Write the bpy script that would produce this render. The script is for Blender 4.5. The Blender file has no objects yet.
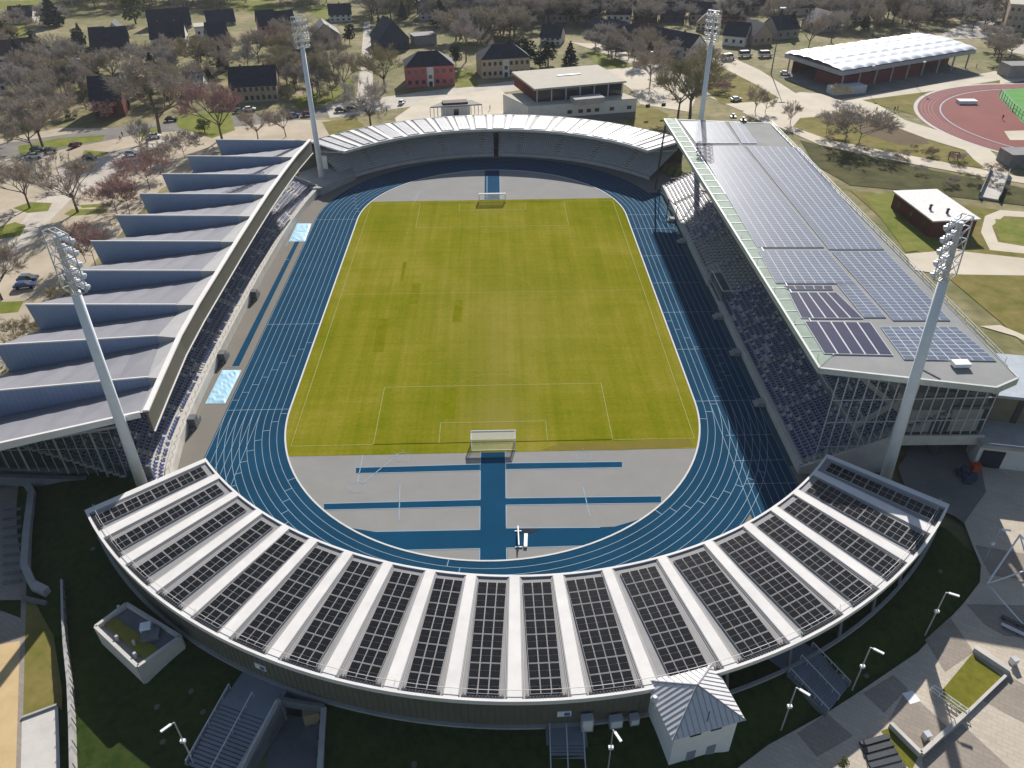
import bpy, bmesh, math, random
from mathutils import Vector, Matrix
from math import sin, cos, radians, pi, sqrt, atan2, hypot
random.seed(7)
SC = bpy.context.scene
COL = SC.collection

# ------------------------------------------------------------------ camera
CP = [1.48025, -150.88566, 82.0464, 0.0178828, 0.6188563, -0.0087761, 757.604]
_f = Vector((sin(CP[3]) * cos(CP[4]), cos(CP[3]) * cos(CP[4]), -sin(CP[4])))
_r0 = Vector((cos(CP[3]), -sin(CP[3]), 0)); _u0 = _r0.cross(_f)
_r = cos(CP[5]) * _r0 + sin(CP[5]) * _u0
_u = -sin(CP[5]) * _r0 + cos(CP[5]) * _u0
EYE = Vector(CP[:3])
cd = bpy.data.cameras.new('camera'); cam = bpy.data.objects.new('camera', cd); COL.objects.link(cam)
cd.sensor_width = 36; cd.lens = CP[6] / 1024 * 36; cd.clip_start = 1; cd.clip_end = 6000
m = Matrix.Identity(4)
for i in range(3):
    m[i][0] = _r[i]; m[i][1] = _u[i]; m[i][2] = -_f[i]; m[i][3] = EYE[i]
cam.matrix_world = m
SC.camera = cam

# ------------------------------------------------------------------ light
SUN_EL, SUN_AZ = radians(29.7), radians(11.7)
W = bpy.data.worlds.new('World'); SC.world = W; W.use_nodes = True
nt = W.node_tree; nt.nodes.clear()
sky = nt.nodes.new('ShaderNodeTexSky'); sky.sky_type = 'NISHITA'; sky.sun_disc = False
sky.sun_elevation = SUN_EL; sky.sun_rotation = SUN_AZ; sky.altitude = 100
bg = nt.nodes.new('ShaderNodeBackground'); bg.inputs[1].default_value = 0.068
wo = nt.nodes.new('ShaderNodeOutputWorld')
nt.links.new(sky.outputs[0], bg.inputs[0]); nt.links.new(bg.outputs[0], wo.inputs[0])
sl = bpy.data.lights.new('sun', 'SUN'); sl.energy = 4.8; sl.angle = radians(0.5); sl.color = (1, 0.96, 0.91)
so = bpy.data.objects.new('sun', sl); COL.objects.link(so)
sd = Vector((sin(SUN_AZ) * cos(SUN_EL), cos(SUN_AZ) * cos(SUN_EL), sin(SUN_EL)))
so.rotation_euler = (-sd).to_track_quat('-Z', 'Y').to_euler(); so.location = (60, 300, 200)
SC.view_settings.view_transform = 'Standard'; SC.view_settings.look = 'None'
SC.view_settings.exposure = 0.62; SC.view_settings.gamma = 1.0
try: SC.view_settings.use_curve_mapping = False
except Exception: pass
SC.render.engine = 'CYCLES'
SC.cycles.use_denoising = True
SC.cycles.max_bounces = 5; SC.cycles.diffuse_bounces = 3; SC.cycles.glossy_bounces = 3
SC.cycles.transparent_max_bounces = 8; SC.cycles.caustics_reflective = False; SC.cycles.caustics_refractive = False

# ------------------------------------------------------------------ helpers
HAZE = 0.00009
G = 2.0      # level of the ground outside the sunken bowl
def ray(px, py): return _f + _r * ((px - 512) / CP[6]) + _u * ((384 - py) / CP[6])
def at(px, py, z=G):
    d = ray(px, py); t = (z - EYE.z) / d.z; return EYE + d * t
def at_y(px, py, y):
    d = ray(px, py); t = (y - EYE.y) / d.y; return EYE + d * t
def ht(px, py, ty, z=G):
    b = at(px, py, z); d = ray(px, ty); t = (b.y - EYE.y) / d.y
    return max(0.3, (EYE + d * t).z - z)

MATS = {}
def mat(name, col, rough=0.85, var=0.12, scale=0.6, metal=0.0, spec=None, detail=4, col2=None, bump=0.0, seam=None, brick=None):
    """plain painted / mineral surface with noise-driven variation"""
    if name in MATS: return MATS[name]
    M = bpy.data.materials.new(name); M.use_nodes = True
    n = M.node_tree; b = n.nodes['Principled BSDF']
    b.inputs['Roughness'].default_value = rough; b.inputs['Metallic'].default_value = metal
    b.inputs['Specular IOR Level'].default_value = (0.35 if rough < 0.85 else 0.06) if spec is None else spec
    tc = n.nodes.new('ShaderNodeNewGeometry'); nz = n.nodes.new('ShaderNodeTexNoise')
    nz.inputs['Scale'].default_value = scale; nz.inputs['Detail'].default_value = detail
    nz.inputs['Roughness'].default_value = 0.65
    n.links.new(tc.outputs['Position'], nz.inputs['Vector'])
    rp = n.nodes.new('ShaderNodeValToRGB')
    c2 = col2 if col2 else tuple(min(1, c * (1 + var)) for c in col)
    c1 = col if col2 else tuple(c * (1 - var) for c in col)
    rp.color_ramp.elements[0].position = 0.3; rp.color_ramp.elements[1].position = 0.7
    rp.color_ramp.elements[0].color = (*c1, 1); rp.color_ramp.elements[1].color = (*c2, 1)
    n.links.new(nz.outputs['Fac'], rp.inputs[0]); n.links.new(rp.outputs[0], b.inputs['Base Color'])
    if seam or brick:                # sheet joints / slab joints
        mxx = n.nodes.new('ShaderNodeMix'); mxx.data_type = 'RGBA'; mxx.blend_type = 'MULTIPLY'; mxx.inputs['Factor'].default_value = 1.0
        if seam:
            wv = n.nodes.new('ShaderNodeTexWave'); wv.wave_type = 'BANDS'; wv.bands_direction = seam[0]; wv.inputs['Scale'].default_value = seam[1]
            r2 = n.nodes.new('ShaderNodeValToRGB'); r2.color_ramp.elements[0].color = (seam[2],) * 3 + (1,); r2.color_ramp.elements[0].position = 0.0; r2.color_ramp.elements[1].position = 0.12; r2.color_ramp.elements[1].color = (1, 1, 1, 1)
            n.links.new(tc.outputs['Position'], wv.inputs['Vector']); n.links.new(wv.outputs['Fac'], r2.inputs[0]); src = r2.outputs[0]
        else:
            bk_ = n.nodes.new('ShaderNodeTexBrick'); bk_.inputs['Scale'].default_value = brick[0]; bk_.inputs['Mortar Size'].default_value = 0.02
            bk_.inputs['Color1'].default_value = (1, 1, 1, 1); bk_.inputs['Color2'].default_value = (0.9, 0.9, 0.9, 1); bk_.inputs['Mortar'].default_value = (brick[1],) * 3 + (1,)
            mp = n.nodes.new('ShaderNodeMapping'); mp.inputs['Rotation'].default_value = (0, 0, 0.55)
            n.links.new(tc.outputs['Position'], mp.inputs[0]); n.links.new(mp.outputs[0], bk_.inputs['Vector']); src = bk_.outputs['Color']
        n.links.new(rp.outputs[0], mxx.inputs['A']); n.links.new(src, mxx.inputs['B']); n.links.new(mxx.outputs['Result'], b.inputs['Base Color'])
    if bump > 0:
        bp = n.nodes.new('ShaderNodeBump'); bp.inputs['Strength'].default_value = bump
        n.links.new(nz.outputs['Fac'], bp.inputs['Height']); n.links.new(bp.outputs[0], b.inputs['Normal'])
    MATS[name] = M; return M

class MB:
    def __init__(s): s.v = []; s.f = []; s.mi = []; s.cur = 0
    def slot(s, i): s.cur = i; return s
    def add(s, pts, faces):
        o = len(s.v); s.v += [tuple(p) for p in pts]
        for f in faces: s.f.append(tuple(o + i for i in f)); s.mi.append(s.cur)
    def poly(s, pts): s.add(pts, [tuple(range(len(pts)))])
    def quad(s, a, b, c, d): s.add([a, b, c, d], [(0, 1, 2, 3)])
    def hexa(s, lo, hi):
        s.add(list(lo) + list(hi), [(3, 2, 1, 0), (4, 5, 6, 7), (0, 1, 5, 4), (1, 2, 6, 5), (2, 3, 7, 6), (3, 0, 4, 7)])
    def box(s, x0, y0, z0, x1, y1, z1):
        s.hexa([(x0, y0, z0), (x1, y0, z0), (x1, y1, z0), (x0, y1, z0)], [(x0, y0, z1), (x1, y0, z1), (x1, y1, z1), (x0, y1, z1)])
    def obox(s, c, ax, ay, hx, hy, z0, z1):
        c = Vector((c[0], c[1], 0)); ax = Vector((ax[0], ax[1], 0)).normalized(); ay = Vector((ay[0], ay[1], 0)).normalized()
        P = [c - ax * hx - ay * hy, c + ax * hx - ay * hy, c + ax * hx + ay * hy, c - ax * hx + ay * hy]
        s.hexa([(p.x, p.y, z0) for p in P], [(p.x, p.y, z1) for p in P])
    def wall(s, a, b, t, z0, z1, z0b=None, z1b=None):
        a = Vector((a[0], a[1], 0)); b = Vector((b[0], b[1], 0)); d = (b - a)
        if d.length < 1e-6: return
        n = Vector((-d.y, d.x, 0)).normalized() * t / 2
        z0b = z0 if z0b is None else z0b; z1b = z1 if z1b is None else z1b
        s.hexa([(a.x - n.x, a.y - n.y, z0), (b.x - n.x, b.y - n.y, z0b), (b.x + n.x, b.y + n.y, z0b), (a.x + n.x, a.y + n.y, z0)],
               [(a.x - n.x, a.y - n.y, z1), (b.x - n.x, b.y - n.y, z1b), (b.x + n.x, b.y + n.y, z1b), (a.x + n.x, a.y + n.y, z1)])
    def prism(s, pts, z0, z1):
        n = len(pts); A = [(p[0], p[1], z0) for p in pts]; B = [(p[0], p[1], z1) for p in pts]
        ar = sum(pts[i][0] * pts[(i + 1) % n][1] - pts[(i + 1) % n][0] * pts[i][1] for i in range(n))
        if ar < 0: A.reverse(); B.reverse()
        s.add(A + B, [tuple(range(n - 1, -1, -1)), tuple(range(n, 2 * n))] + [(i, (i + 1) % n, n + (i + 1) % n, n + i) for i in range(n)])
    def tube(s, a, b, r0, r1=None, n=6, cap=True):
        a = Vector(a); b = Vector(b); r1 = r0 if r1 is None else r1
        d = (b - a)
        if d.length < 1e-6: return
        d.normalize(); x = d.orthogonal().normalized(); y = d.cross(x)
        P = [a + (x * cos(2 * pi * i / n) + y * sin(2 * pi * i / n)) * r0 for i in range(n)] + \
            [b + (x * cos(2 * pi * i / n) + y * sin(2 * pi * i / n)) * r1 for i in range(n)]
        F = [(i, (i + 1) % n, n + (i + 1) % n, n + i) for i in range(n)]
        if cap: F += [tuple(range(n - 1, -1, -1)), tuple(range(n, 2 * n))]
        s.add(P, F)
    def build(s, name, mats, parent=None, smooth=False, label=None):
        me = bpy.data.meshes.new(name)
        off = Vector(parent.location) if parent is not None else Vector((0, 0, 0))
        if parent is not None and parent.parent is not None: off = off + Vector(parent.parent.location)
        me.from_pydata([(v[0] - off.x, v[1] - off.y, v[2] - off.z) for v in s.v], [], s.f)
        if not isinstance(mats, (list, tuple)): mats = [mats]
        for q in mats: me.materials.append(q)
        if len(mats) > 1: me.polygons.foreach_set('material_index', s.mi)
        if smooth: me.polygons.foreach_set('use_smooth', [True] * len(me.polygons))
        me.update()
        o = bpy.data.objects.new(name, me); COL.objects.link(o)
        if parent is not None: o.parent = parent
        if label: o['label'] = label
        return o

def tag(o, label, cat, group=None):
    o['label'] = label; o['category'] = cat
    if group: o['group'] = group
    return o
def struct(mb, name, mats):
    o = mb.build(name, mats); o['kind'] = 'structure'; return o
def stuff(o): o['kind'] = 'stuff'; return o
def thing(name, label, cat, loc=(0, 0, 0), rz=0.0, group=None):
    o = bpy.data.objects.new(name, None); COL.objects.link(o); o.empty_display_size = 0.5
    o.location = loc; o.rotation_euler = (0, 0, rz)
    return tag(o, label, cat, group)
def dup(root, loc, rz=0.0, sc=1.0, label=None, group=None):
    r = root.copy(); COL.objects.link(r); r.location = loc; r.rotation_euler = (0, 0, rz)
    r.scale = (sc, sc, sc) if not isinstance(sc, (tuple, list)) else sc
    if label: r['label'] = label
    if group: r['group'] = group
    for ch in list(root.children):
        c = ch.copy(); COL.objects.link(c); c.parent = r
        for g in ch.children:
            d = g.copy(); COL.objects.link(d); d.parent = c
    return r

def P2(px, py, z=G):
    p = at(px, py, z); return (p.x, p.y)
def sheet(name, pxs, z, material, zoff=0.0):
    mb = MB(); pts = [at(x, y, z) for x, y in pxs]
    ar = sum(pts[i].x * pts[(i + 1) % len(pts)].y - pts[(i + 1) % len(pts)].x * pts[i].y for i in range(len(pts)))
    if ar < 0: pts.reverse()
    mb.poly([(p.x, p.y, z + zoff) for p in pts])
    return struct(mb, name, material)

# ------------------------------------------------------------------ materials
conc = mat('concrete', (0.36, 0.35, 0.33), 0.9, 0.15, 0.35)
conc_d = mat('dark_concrete', (0.16, 0.165, 0.17), 0.9, 0.2, 0.4)
conc_l = mat('pale_concrete', (0.52, 0.49, 0.44), 0.9, 0.1, 0.5)
membrane = mat('white_roof_membrane', (0.655, 0.63, 0.595), 0.75, 0.09, 0.35, detail=8)
sheet_grey = mat('grey_roof_sheet', (0.25, 0.24, 0.235), 0.7, 0.08, 0.7)
frame_l = mat('pale_module_frame', (0.46, 0.455, 0.45), 0.8, 0.05)
rib_m = mat('roof_rib_metal', (0.46, 0.44, 0.42), 0.5, 0.05)
pv = mat('solar_cell_glass', (0.012, 0.012, 0.0135), 0.22, 0.2, 1.0, spec=0.12)
pv_blue = mat('blue_solar_cell_glass', (0.11, 0.14, 0.195), 0.17, 0.12, 0.12, spec=0.36)
pv_pale = mat('pale_roof_panel', (0.50, 0.50, 0.50), 0.45, 0.12, 0.3, spec=0.3)  # opaque pale panels of the far roof, in place of dark cells
frame_g = mat('grey_module_frame', (0.50, 0.50, 0.52), 0.75, 0.05)
pv_dark = mat('violet_solar_cell_glass', (0.043, 0.046, 0.085), 0.13, 0.12, 0.3, spec=0.3)
white_p = mat('white_paint', (0.78, 0.78, 0.77), 0.5, 0.04)
line_m = mat('white_line_paint', (0.23, 0.32, 0.39), 0.8, 0.06)
alu = mat('galvanised_steel', (0.5, 0.51, 0.53), 0.45, 0.08, metal=0.25)
mast_m = mat('light_blue_grey_mast_paint', (0.72, 0.745, 0.77), 0.5, 0.05)
steel_d = mat('dark_steel', (0.05, 0.055, 0.06), 0.5, 0.1, metal=0.2)
glass_d = mat('dark_window_glass', (0.012, 0.02, 0.03), 0.08, 0.1, spec=0.6)
# ------------------------------------------------------------------ terrain
CS = (4.2, -32.0); CN = (0.0, 32.0); RI, RO = 57.6, 73.6
RAMP = [(lambda p: (p.x, p.y))(at(*q, 2)) for q in ((283, 700), (324, 710), (318, 860), (215, 860))]
def inpoly(x, y, P):
    c = False; n = len(P)
    for i in range(n):
        (x1, y1), (x2, y2) = P[i], P[(i + 1) % n]
        if (y1 > y) != (y2 > y) and x < (x2 - x1) * (y - y1) / (y2 - y1) + x1: c = not c
    return c
def ground_z(x, y, real=True):
    if -62 < x < 60 and abs(y) < 62: return -0.2
    if y < -32 and real is None:
        r = hypot(x - CS[0], y - CS[1])
        if r < 66: return -0.2
        if r < 98 and y < -60: return G - .6 if not inpoly(x, y, RAMP) else .5
        return G
    if y < -32:
        r = hypot(x - CS[0], y - CS[1])
        if r < 66: return -0.2
        if y < -45 and r > 66 and r < 92 and math.degrees(atan2(x - CS[0], -(y - CS[1]))) < 52:
            if inpoly(x, y, RAMP): return 0.6
            return bank_z(x, y, r)
    if y > 32 and hypot(x - CN[0], y - CN[1]) < 67: return -0.2
    return G
EDGEP = []
for q in ((735, 775), (768, 745), (828, 712), (853, 696), (890, 672), (918, 652), (945, 626), (963, 604), (980, 582), (981, 565), (973, 546), (964, 522)):
    w_ = at(*q, G); EDGEP.append((math.degrees(atan2(w_.x - CS[0], -(w_.y - CS[1]))), hypot(w_.x - CS[0], w_.y - CS[1])))
EDGEP.sort()
def bank_r(a):
    if a <= EDGEP[0][0]: return EDGEP[0][1] + (97 - EDGEP[0][1]) * min(1, (EDGEP[0][0] - a) / 6)
    for (a0_, r0_), (a1_, r1_) in zip(EDGEP, EDGEP[1:]):
        if a0_ <= a <= a1_: return r0_ + (r1_ - r0_) * (a - a0_) / (a1_ - a0_ + 1e-9)
    return EDGEP[-1][1]
def bank_z(x, y, r=None):
    r = hypot(x - CS[0], y - CS[1]) if r is None else r
    a = math.degrees(atan2(x - CS[0], -(y - CS[1]))); w_ = min(11.0, max(2.5, bank_r(a) - 74.4))
    t = max(0, min(1, (r - 74.2) / w_)); t = t * t * (3 - 2 * t)
    return G + 2.0 * (1 - t) + .012
def axis(lo, hi, fine):
    a = [-1800, -1200, -800, -550]
    v = -420.0
    while v < lo: a.append(v); v += 14
    v = lo
    while v < hi: a.append(v); v += fine
    v = hi
    while v < 480: a.append(v); v += 14
    return a + [600, 900, 1300, 2200]
xs = axis(-90, 90, 1.6); ys = axis(-122, 110, 1.6)
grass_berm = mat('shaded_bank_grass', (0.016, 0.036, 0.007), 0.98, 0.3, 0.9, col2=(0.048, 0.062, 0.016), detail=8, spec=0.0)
M = bpy.data.materials.new('open_ground'); M.use_nodes = True
n = M.node_tree; b = n.nodes['Principled BSDF']; b.inputs['Roughness'].default_value = 0.95; b.inputs['Specular IOR Level'].default_value = 0.1
gp = n.nodes.new('ShaderNodeNewGeometry')
n1 = n.nodes.new('ShaderNodeTexNoise'); n1.inputs['Scale'].default_value = 0.022; n1.inputs['Detail'].default_value = 6; n1.inputs['Roughness'].default_value = 0.7
n2 = n.nodes.new('ShaderNodeTexNoise'); n2.inputs['Scale'].default_value = 0.35; n2.inputs['Detail'].default_value = 5
n.links.new(gp.outputs['Position'], n1.inputs['Vector']); n.links.new(gp.outputs['Position'], n2.inputs['Vector'])
r1 = n.nodes.new('ShaderNodeValToRGB')
cr = r1.color_ramp; cr.elements[0].position = 0.32; cr.elements[0].color = (0.115, 0.13, 0.035, 1)
cr.elements[1].position = 0.72; cr.elements[1].color = (0.32, 0.25, 0.17, 1)
e = cr.elements.new(0.47); e.color = (0.175, 0.16, 0.07, 1)
e = cr.elements.new(0.58); e.color = (0.25, 0.21, 0.11, 1)
mx = n.nodes.new('ShaderNodeMix'); mx.data_type = 'RGBA'; mx.blend_type = 'OVERLAY'; mx.inputs['Factor'].default_value = 0.5
n.links.new(n1.outputs['Fac'], r1.inputs[0]); n.links.new(r1.outputs[0], mx.inputs['A']); n.links.new(n2.outputs['Fac'], mx.inputs['B'])
n.links.new(mx.outputs['Result'], b.inputs['Base Color'])
open_ground = M
mb = MB()
mb.v = [(x, y, ground_z(x, y, None)) for y in ys for x in xs]
nx = len(xs)
for j in range(len(ys) - 1):
    for i in range(nx - 1):
        cx, cy = (xs[i] + xs[i + 1]) / 2, (ys[j] + ys[j + 1]) / 2
        mb.f.append((j * nx + i, j * nx + i + 1, (j + 1) * nx + i + 1, (j + 1) * nx + i))
        mb.mi.append(0)
struct(mb, 'ground', open_ground)
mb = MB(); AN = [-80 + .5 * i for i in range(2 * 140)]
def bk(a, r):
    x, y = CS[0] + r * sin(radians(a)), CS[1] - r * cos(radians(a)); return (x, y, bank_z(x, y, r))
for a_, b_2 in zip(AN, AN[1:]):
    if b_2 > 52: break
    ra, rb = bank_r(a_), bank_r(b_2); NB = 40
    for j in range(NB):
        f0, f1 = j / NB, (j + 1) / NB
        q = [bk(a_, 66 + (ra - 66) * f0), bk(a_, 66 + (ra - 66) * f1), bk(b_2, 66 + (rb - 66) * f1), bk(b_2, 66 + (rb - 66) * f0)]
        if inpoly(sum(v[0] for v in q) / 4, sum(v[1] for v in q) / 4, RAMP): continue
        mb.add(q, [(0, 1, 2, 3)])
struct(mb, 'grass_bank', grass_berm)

# ------------------------------------------------------------------ arena floor, track, pitch
apron_m = mat('grey_asphalt_apron', (0.195, 0.18, 0.155), 0.9, 0.06, 0.15)
dgrey = mat('grey_synthetic_area', (0.245, 0.24, 0.225), 0.9, 0.05, 0.2)
blue_t = mat('blue_track_surface', (0.008, 0.050, 0.098), 0.9, 0.16, 0.12, spec=0.02, detail=8)
blue_r = mat('blue_runway_surface', (0.005, 0.051, 0.106), 0.9, 0.08, 0.2, spec=0.02)
def oval(r, n=64, cy=42.195):
    return [(r * cos(pi * i / n), cy + r * sin(pi * i / n)) for i in range(n + 1)] + \
           [(r * cos(pi + pi * i / n), -cy + r * sin(pi + pi * i / n)) for i in range(n + 1)]
def ring(mb, r0, r1, z):
    A, B = oval(r0), oval(r1); N = len(A)
    mb.add([(x, y, z) for x, y in A] + [(x, y, z) for x, y in B], [(i, N + i, N + (i + 1) % N, (i + 1) % N) for i in range(N)])
mb = MB(); mb.poly([(x, y, 0.0) for x, y in oval(61)]); mb.poly([(-64, -60, -0.02), (60, -60, -0.02), (60, 60, -0.02), (-64, 60, -0.02)]); struct(mb, 'arena_floor', apron_m)
mb = MB(); mb.poly([(x, y, 0.02) for x, y in oval(36.4)]); struct(mb, 'infield', dgrey)
mb = MB(); ring(mb, 36.5, 47.7, 0.05)
mb.poly([(38.5, -74, .044), (47.7, -74, .044), (47.7, -42, .044), (38.5, -42, .044)]); mb.poly([(-47.7, -66, .044), (-38.5, -66, .044), (-38.5, -42, .044), (-47.7, -42, .044)]); mb.poly([(38.5, 42, .044), (47.7, 42, .044), (47.7, 58, .044), (38.5, 58, .044)])
struct(mb, 'running_track', blue_t)
mb = MB()
for k in range(1, 10): ring(mb, 36.5 + 1.22 * k - 0.04, 36.5 + 1.22 * k + 0.04, 0.062)
def seg(mb, a, b, w, z):
    a = Vector((a[0], a[1], 0)); b = Vector((b[0], b[1], 0)); d = b - a
    nn = Vector((-d.y, d.x, 0)).normalized() * w / 2
    mb.add([(a.x - nn.x, a.y - nn.y, z), (b.x - nn.x, b.y - nn.y, z), (b.x + nn.x, b.y + nn.y, z), (a.x + nn.x, a.y + nn.y, z)], [(0, 1, 2, 3)])
def radial(s, ang, k0, k1, w=0.11):      # cross line on a bend, s=+1 north bend
    r0, r1 = 36.5 + 1.22 * k0, 36.5 + 1.22 * k1
    c, q = cos(radians(ang)), sin(radians(ang))
    seg(mb, (r0 * c, s * (42.195 + r0 * q)), (r1 * c, s * (42.195 + r1 * q)), w, 0.068)
for k in range(2, 10):
    x = 36.5 + 1.22 * k; seg(mb, (x, -42.2), (x, -73.5), .08, .064)
    if k > 3: seg(mb, (-x, -42.2), (-x, -65.5), .08, .064)
for y in (-52, -58.5, -64): seg(mb, (39.5, y), (47.5, y), .1, .067)
for y in (42.2, 33, 17.0, 3.0, -10.4, -25, -42.2): seg(mb, (36.5, y), (47.5, y), 0.1, 0.068)
for y in (42.2, -12.5, -42.2): seg(mb, (-36.5, y), (-47.5, y), 0.1, 0.068)
for k in range(9):                       # staggers
    for a0, st in ((178, 3.4), (150, 3.1), (100, 2.8), (48, 3.0), (8, 3.3)):
        radial(-1, a0 - st * k, k, k + 1)
    for a0, st in ((172, 3.2), (40, -3.0)): radial(1, a0 - st * k, k, k + 1)
for k in range(9):
    seg(mb, (36.5 + 1.22 * k, -14 - 3.4 * k), (36.5 + 1.22 * (k + 1), -14 - 3.4 * k), 0.1, 0.068)
    seg(mb, (-36.5 - 1.22 * k, -20 - 2.4 * k), (-36.5 - 1.22 * (k + 1), -20 - 2.4 * k), 0.1, 0.068)
pts = [(36.5 + 1.22 * (8 - 0.9 * i), -2 - 7.6 * i) for i in range(8)]   # break-line curves
struct(mb, 'lane_lines', line_m)
mb = MB()
A, B = oval(36.2), oval(36.46); N = len(A)
mb.add([(x, y, 0.02) for x, y in A] + [(x, y, 0.02) for x, y in B] + [(x, y, 0.10) for x, y in A] + [(x, y, 0.10) for x, y in B],
       [(2 * N + i, 3 * N + i, 3 * N + (i + 1) % N, 2 * N + (i + 1) % N) for i in range(N)] +
       [(i, 2 * N + i, 2 * N + (i + 1) % N, (i + 1) % N) for i in range(N)] + [(N + i, N + (i + 1) % N, 3 * N + (i + 1) % N, 3 * N + i) for i in range(N)])
struct(mb, 'track_kerb', mat('kerb_paint', (0.55, 0.55, 0.54), 0.8, 0.08))
mb = MB(); mb.poly([(47.75, -60, .012), (48.6, -60, .012), (49.2, 60, .012), (47.75, 60, .012)]); struct(mb, 'teal_apron', mat('dark_teal_apron', (0.035, 0.09, 0.11), 0.9, 0.08, 0.2))  # strip beside the east stand, darker and bluer than the grey apron
# pitch
M = bpy.data.materials.new('pitch_turf'); M.use_nodes = True
n = M.node_tree; b = n.nodes['Principled BSDF']; b.inputs['Roughness'].default_value = 1.0; b.inputs['Specular IOR Level'].default_value = 0.0
gp = n.nodes.new('ShaderNodeNewGeometry'); sx = n.nodes.new('ShaderNodeSeparateXYZ'); n.links.new(gp.outputs['Position'], sx.inputs[0])
def nz(scale, det, stretch=None):
    t = n.nodes.new('ShaderNodeTexNoise'); t.inputs['Scale'].default_value = scale; t.inputs['Detail'].default_value = det; t.inputs['Roughness'].default_value = 0.7
    if stretch:
        mp = n.nodes.new('ShaderNodeMapping'); mp.inputs['Scale'].default_value = stretch
        n.links.new(gp.outputs['Position'], mp.inputs[0]); n.links.new(mp.outputs[0], t.inputs['Vector'])
    else: n.links.new(gp.outputs['Position'], t.inputs['Vector'])
    return t
a1 = nz(0.035, 5); a2 = nz(1.6, 6); a3 = nz(1.0, 4, (0.42, 0.010, 1)); a4 = nz(1.0, 3, (0.015, 0.7, 1))
def mathn(op, a, bv):
    q = n.nodes.new('ShaderNodeMath'); q.operation = op
    for i, v in enumerate((a, bv)):
        if isinstance(v, (int, float)): q.inputs[i].default_value = v
        else: n.links.new(v, q.inputs[i])
    return q.outputs[0]
s = mathn('ADD', mathn('MULTIPLY', a1.outputs['Fac'], 0.8), mathn('MULTIPLY', a2.outputs['Fac'], 0.45))
s = mathn('ADD', s, mathn('MULTIPLY', a3.outputs['Fac'], 0.5)); s = mathn('ADD', s, mathn('MULTIPLY', a4.outputs['Fac'], 0.22))
s = mathn('SUBTRACT', s, 0.48)
rp = n.nodes.new('ShaderNodeValToRGB'); n.links.new(s, rp.inputs[0]); cr = rp.color_ramp
cr.elements[0].position = 0.30; cr.elements[0].color = (0.120, 0.140, 0.001, 1)
cr.elements[1].position = 0.72; cr.elements[1].color = (0.262, 0.222, 0.036, 1)
e = cr.elements.new(0.5); e.color = (0.182, 0.175, 0.010, 1)
wr = n.nodes.new('ShaderNodeMix'); wr.data_type = 'RGBA'; wr.inputs['B'].default_value = (0.205, 0.180, 0.040, 1)
def blob(cx, cy, rx, ry, amt):            # worn ground: goalmouths, centre
    u = mathn('DIVIDE', mathn('SUBTRACT', sx.outputs['X'], cx), rx); v = mathn('DIVIDE', mathn('SUBTRACT', sx.outputs['Y'], cy), ry)
    d_ = mathn('ADD', mathn('MULTIPLY', u, u), mathn('MULTIPLY', v, v)); return mathn('MULTIPLY', mathn('POWER', 2.718, mathn('MULTIPLY', d_, -1.0)), amt)
w_ = mathn('ADD', mathn('ADD', blob(0, -47, 6, 7, .5), blob(0, 48, 6, 6, .3)), mathn('ADD', blob(4, -12, 18, 26, .28), blob(0, -30, 5, 20, .2)))
w_ = mathn('MULTIPLY', w_, mathn('MULTIPLY', mathn('ADD', a2.outputs['Fac'], a3.outputs['Fac']), 1.0))
cl_ = n.nodes.new('ShaderNodeClamp'); n.links.new(w_, cl_.inputs[0])
n.links.new(cl_.outputs[0], wr.inputs['Factor']); n.links.new(rp.outputs[0], wr.inputs['A']); n.links.new(wr.outputs['Result'], b.inputs['Base Color']); turf = M
yb, yt = at(490, 452.5, 0).y, at(490, 200.0, 0).y
def hw(y, r=36.15): return r if abs(y) < 42.195 else sqrt(max(0, r * r - (abs(y) - 42.195) ** 2))
mb = MB(); Y = [yb + (yt - yb) * i / 60 for i in range(61)]
mb.poly([(hw(y), y, 0.035) for y in Y] + [(-hw(y), y, 0.035) for y in reversed(Y)])
struct(mb, 'football_pitch', turf)
worn = mat('worn_turf_edge', (0.19, 0.145, 0.03), 0.95, 0.2, 0.4, col2=(0.15, 0.13, 0.02))
sheet('worn_turf', [(560, 443.5), (690, 439.5), (694, 446), (620, 450), (540, 450)], 0.045, worn)
patch_m = mat('reseeded_turf', (0.150, 0.154, 0.004), 1.0, 0.15, 0.5, spec=0.0)
mb = MB()
for q in ([(444, 388), (457, 388), (455, 419), (443, 419)], [(378, 319), (389, 319), (383, 352), (373, 352)], [(413, 283), (421, 283), (418, 304), (408, 304)], [(455, 300), (463, 300), (461, 322), (452, 322)], [(403, 262), (407, 262), (403, 281), (400, 281)]):
    P = [at(x, y, 0.043) for x, y in q]; P.reverse(); mb.poly(P)
struct(mb, 'turf_patches', patch_m)
mb = MB(); z = 0.052; pitch_line = mat('pitch_line_paint', (0.29, 0.29, 0.10), 0.9, 0.15, 0.8)
def rect(x0, y0, x1, y1, w=0.13):
    seg(mb, (x0, y0), (x1, y0), w, z); seg(mb, (x1, y0), (x1, y1), w, z); seg(mb, (x1, y1), (x0, y1), w, z); seg(mb, (x0, y1), (x0, y0), w, z)
rect(-34, -52.5, 34, 52.5); seg(mb, (-34, 0), (34, 0), 0.1, z)
for s in (-1, 1):
    rect(-20.16, s * 52.5, 20.16, s * 36); rect(-9.16, s * 52.5, 9.16, s * 47)
    for i in range(12):
        a0, a1_ = radians(37 + 106 * i / 12), radians(37 + 106 * (i + 1) / 12)
        seg(mb, (9.15 * cos(a0), s * (41.5 - 9.15 * sin(a0))), (9.15 * cos(a1_), s * (41.5 - 9.15 * sin(a1_))), 0.05, z)
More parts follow.
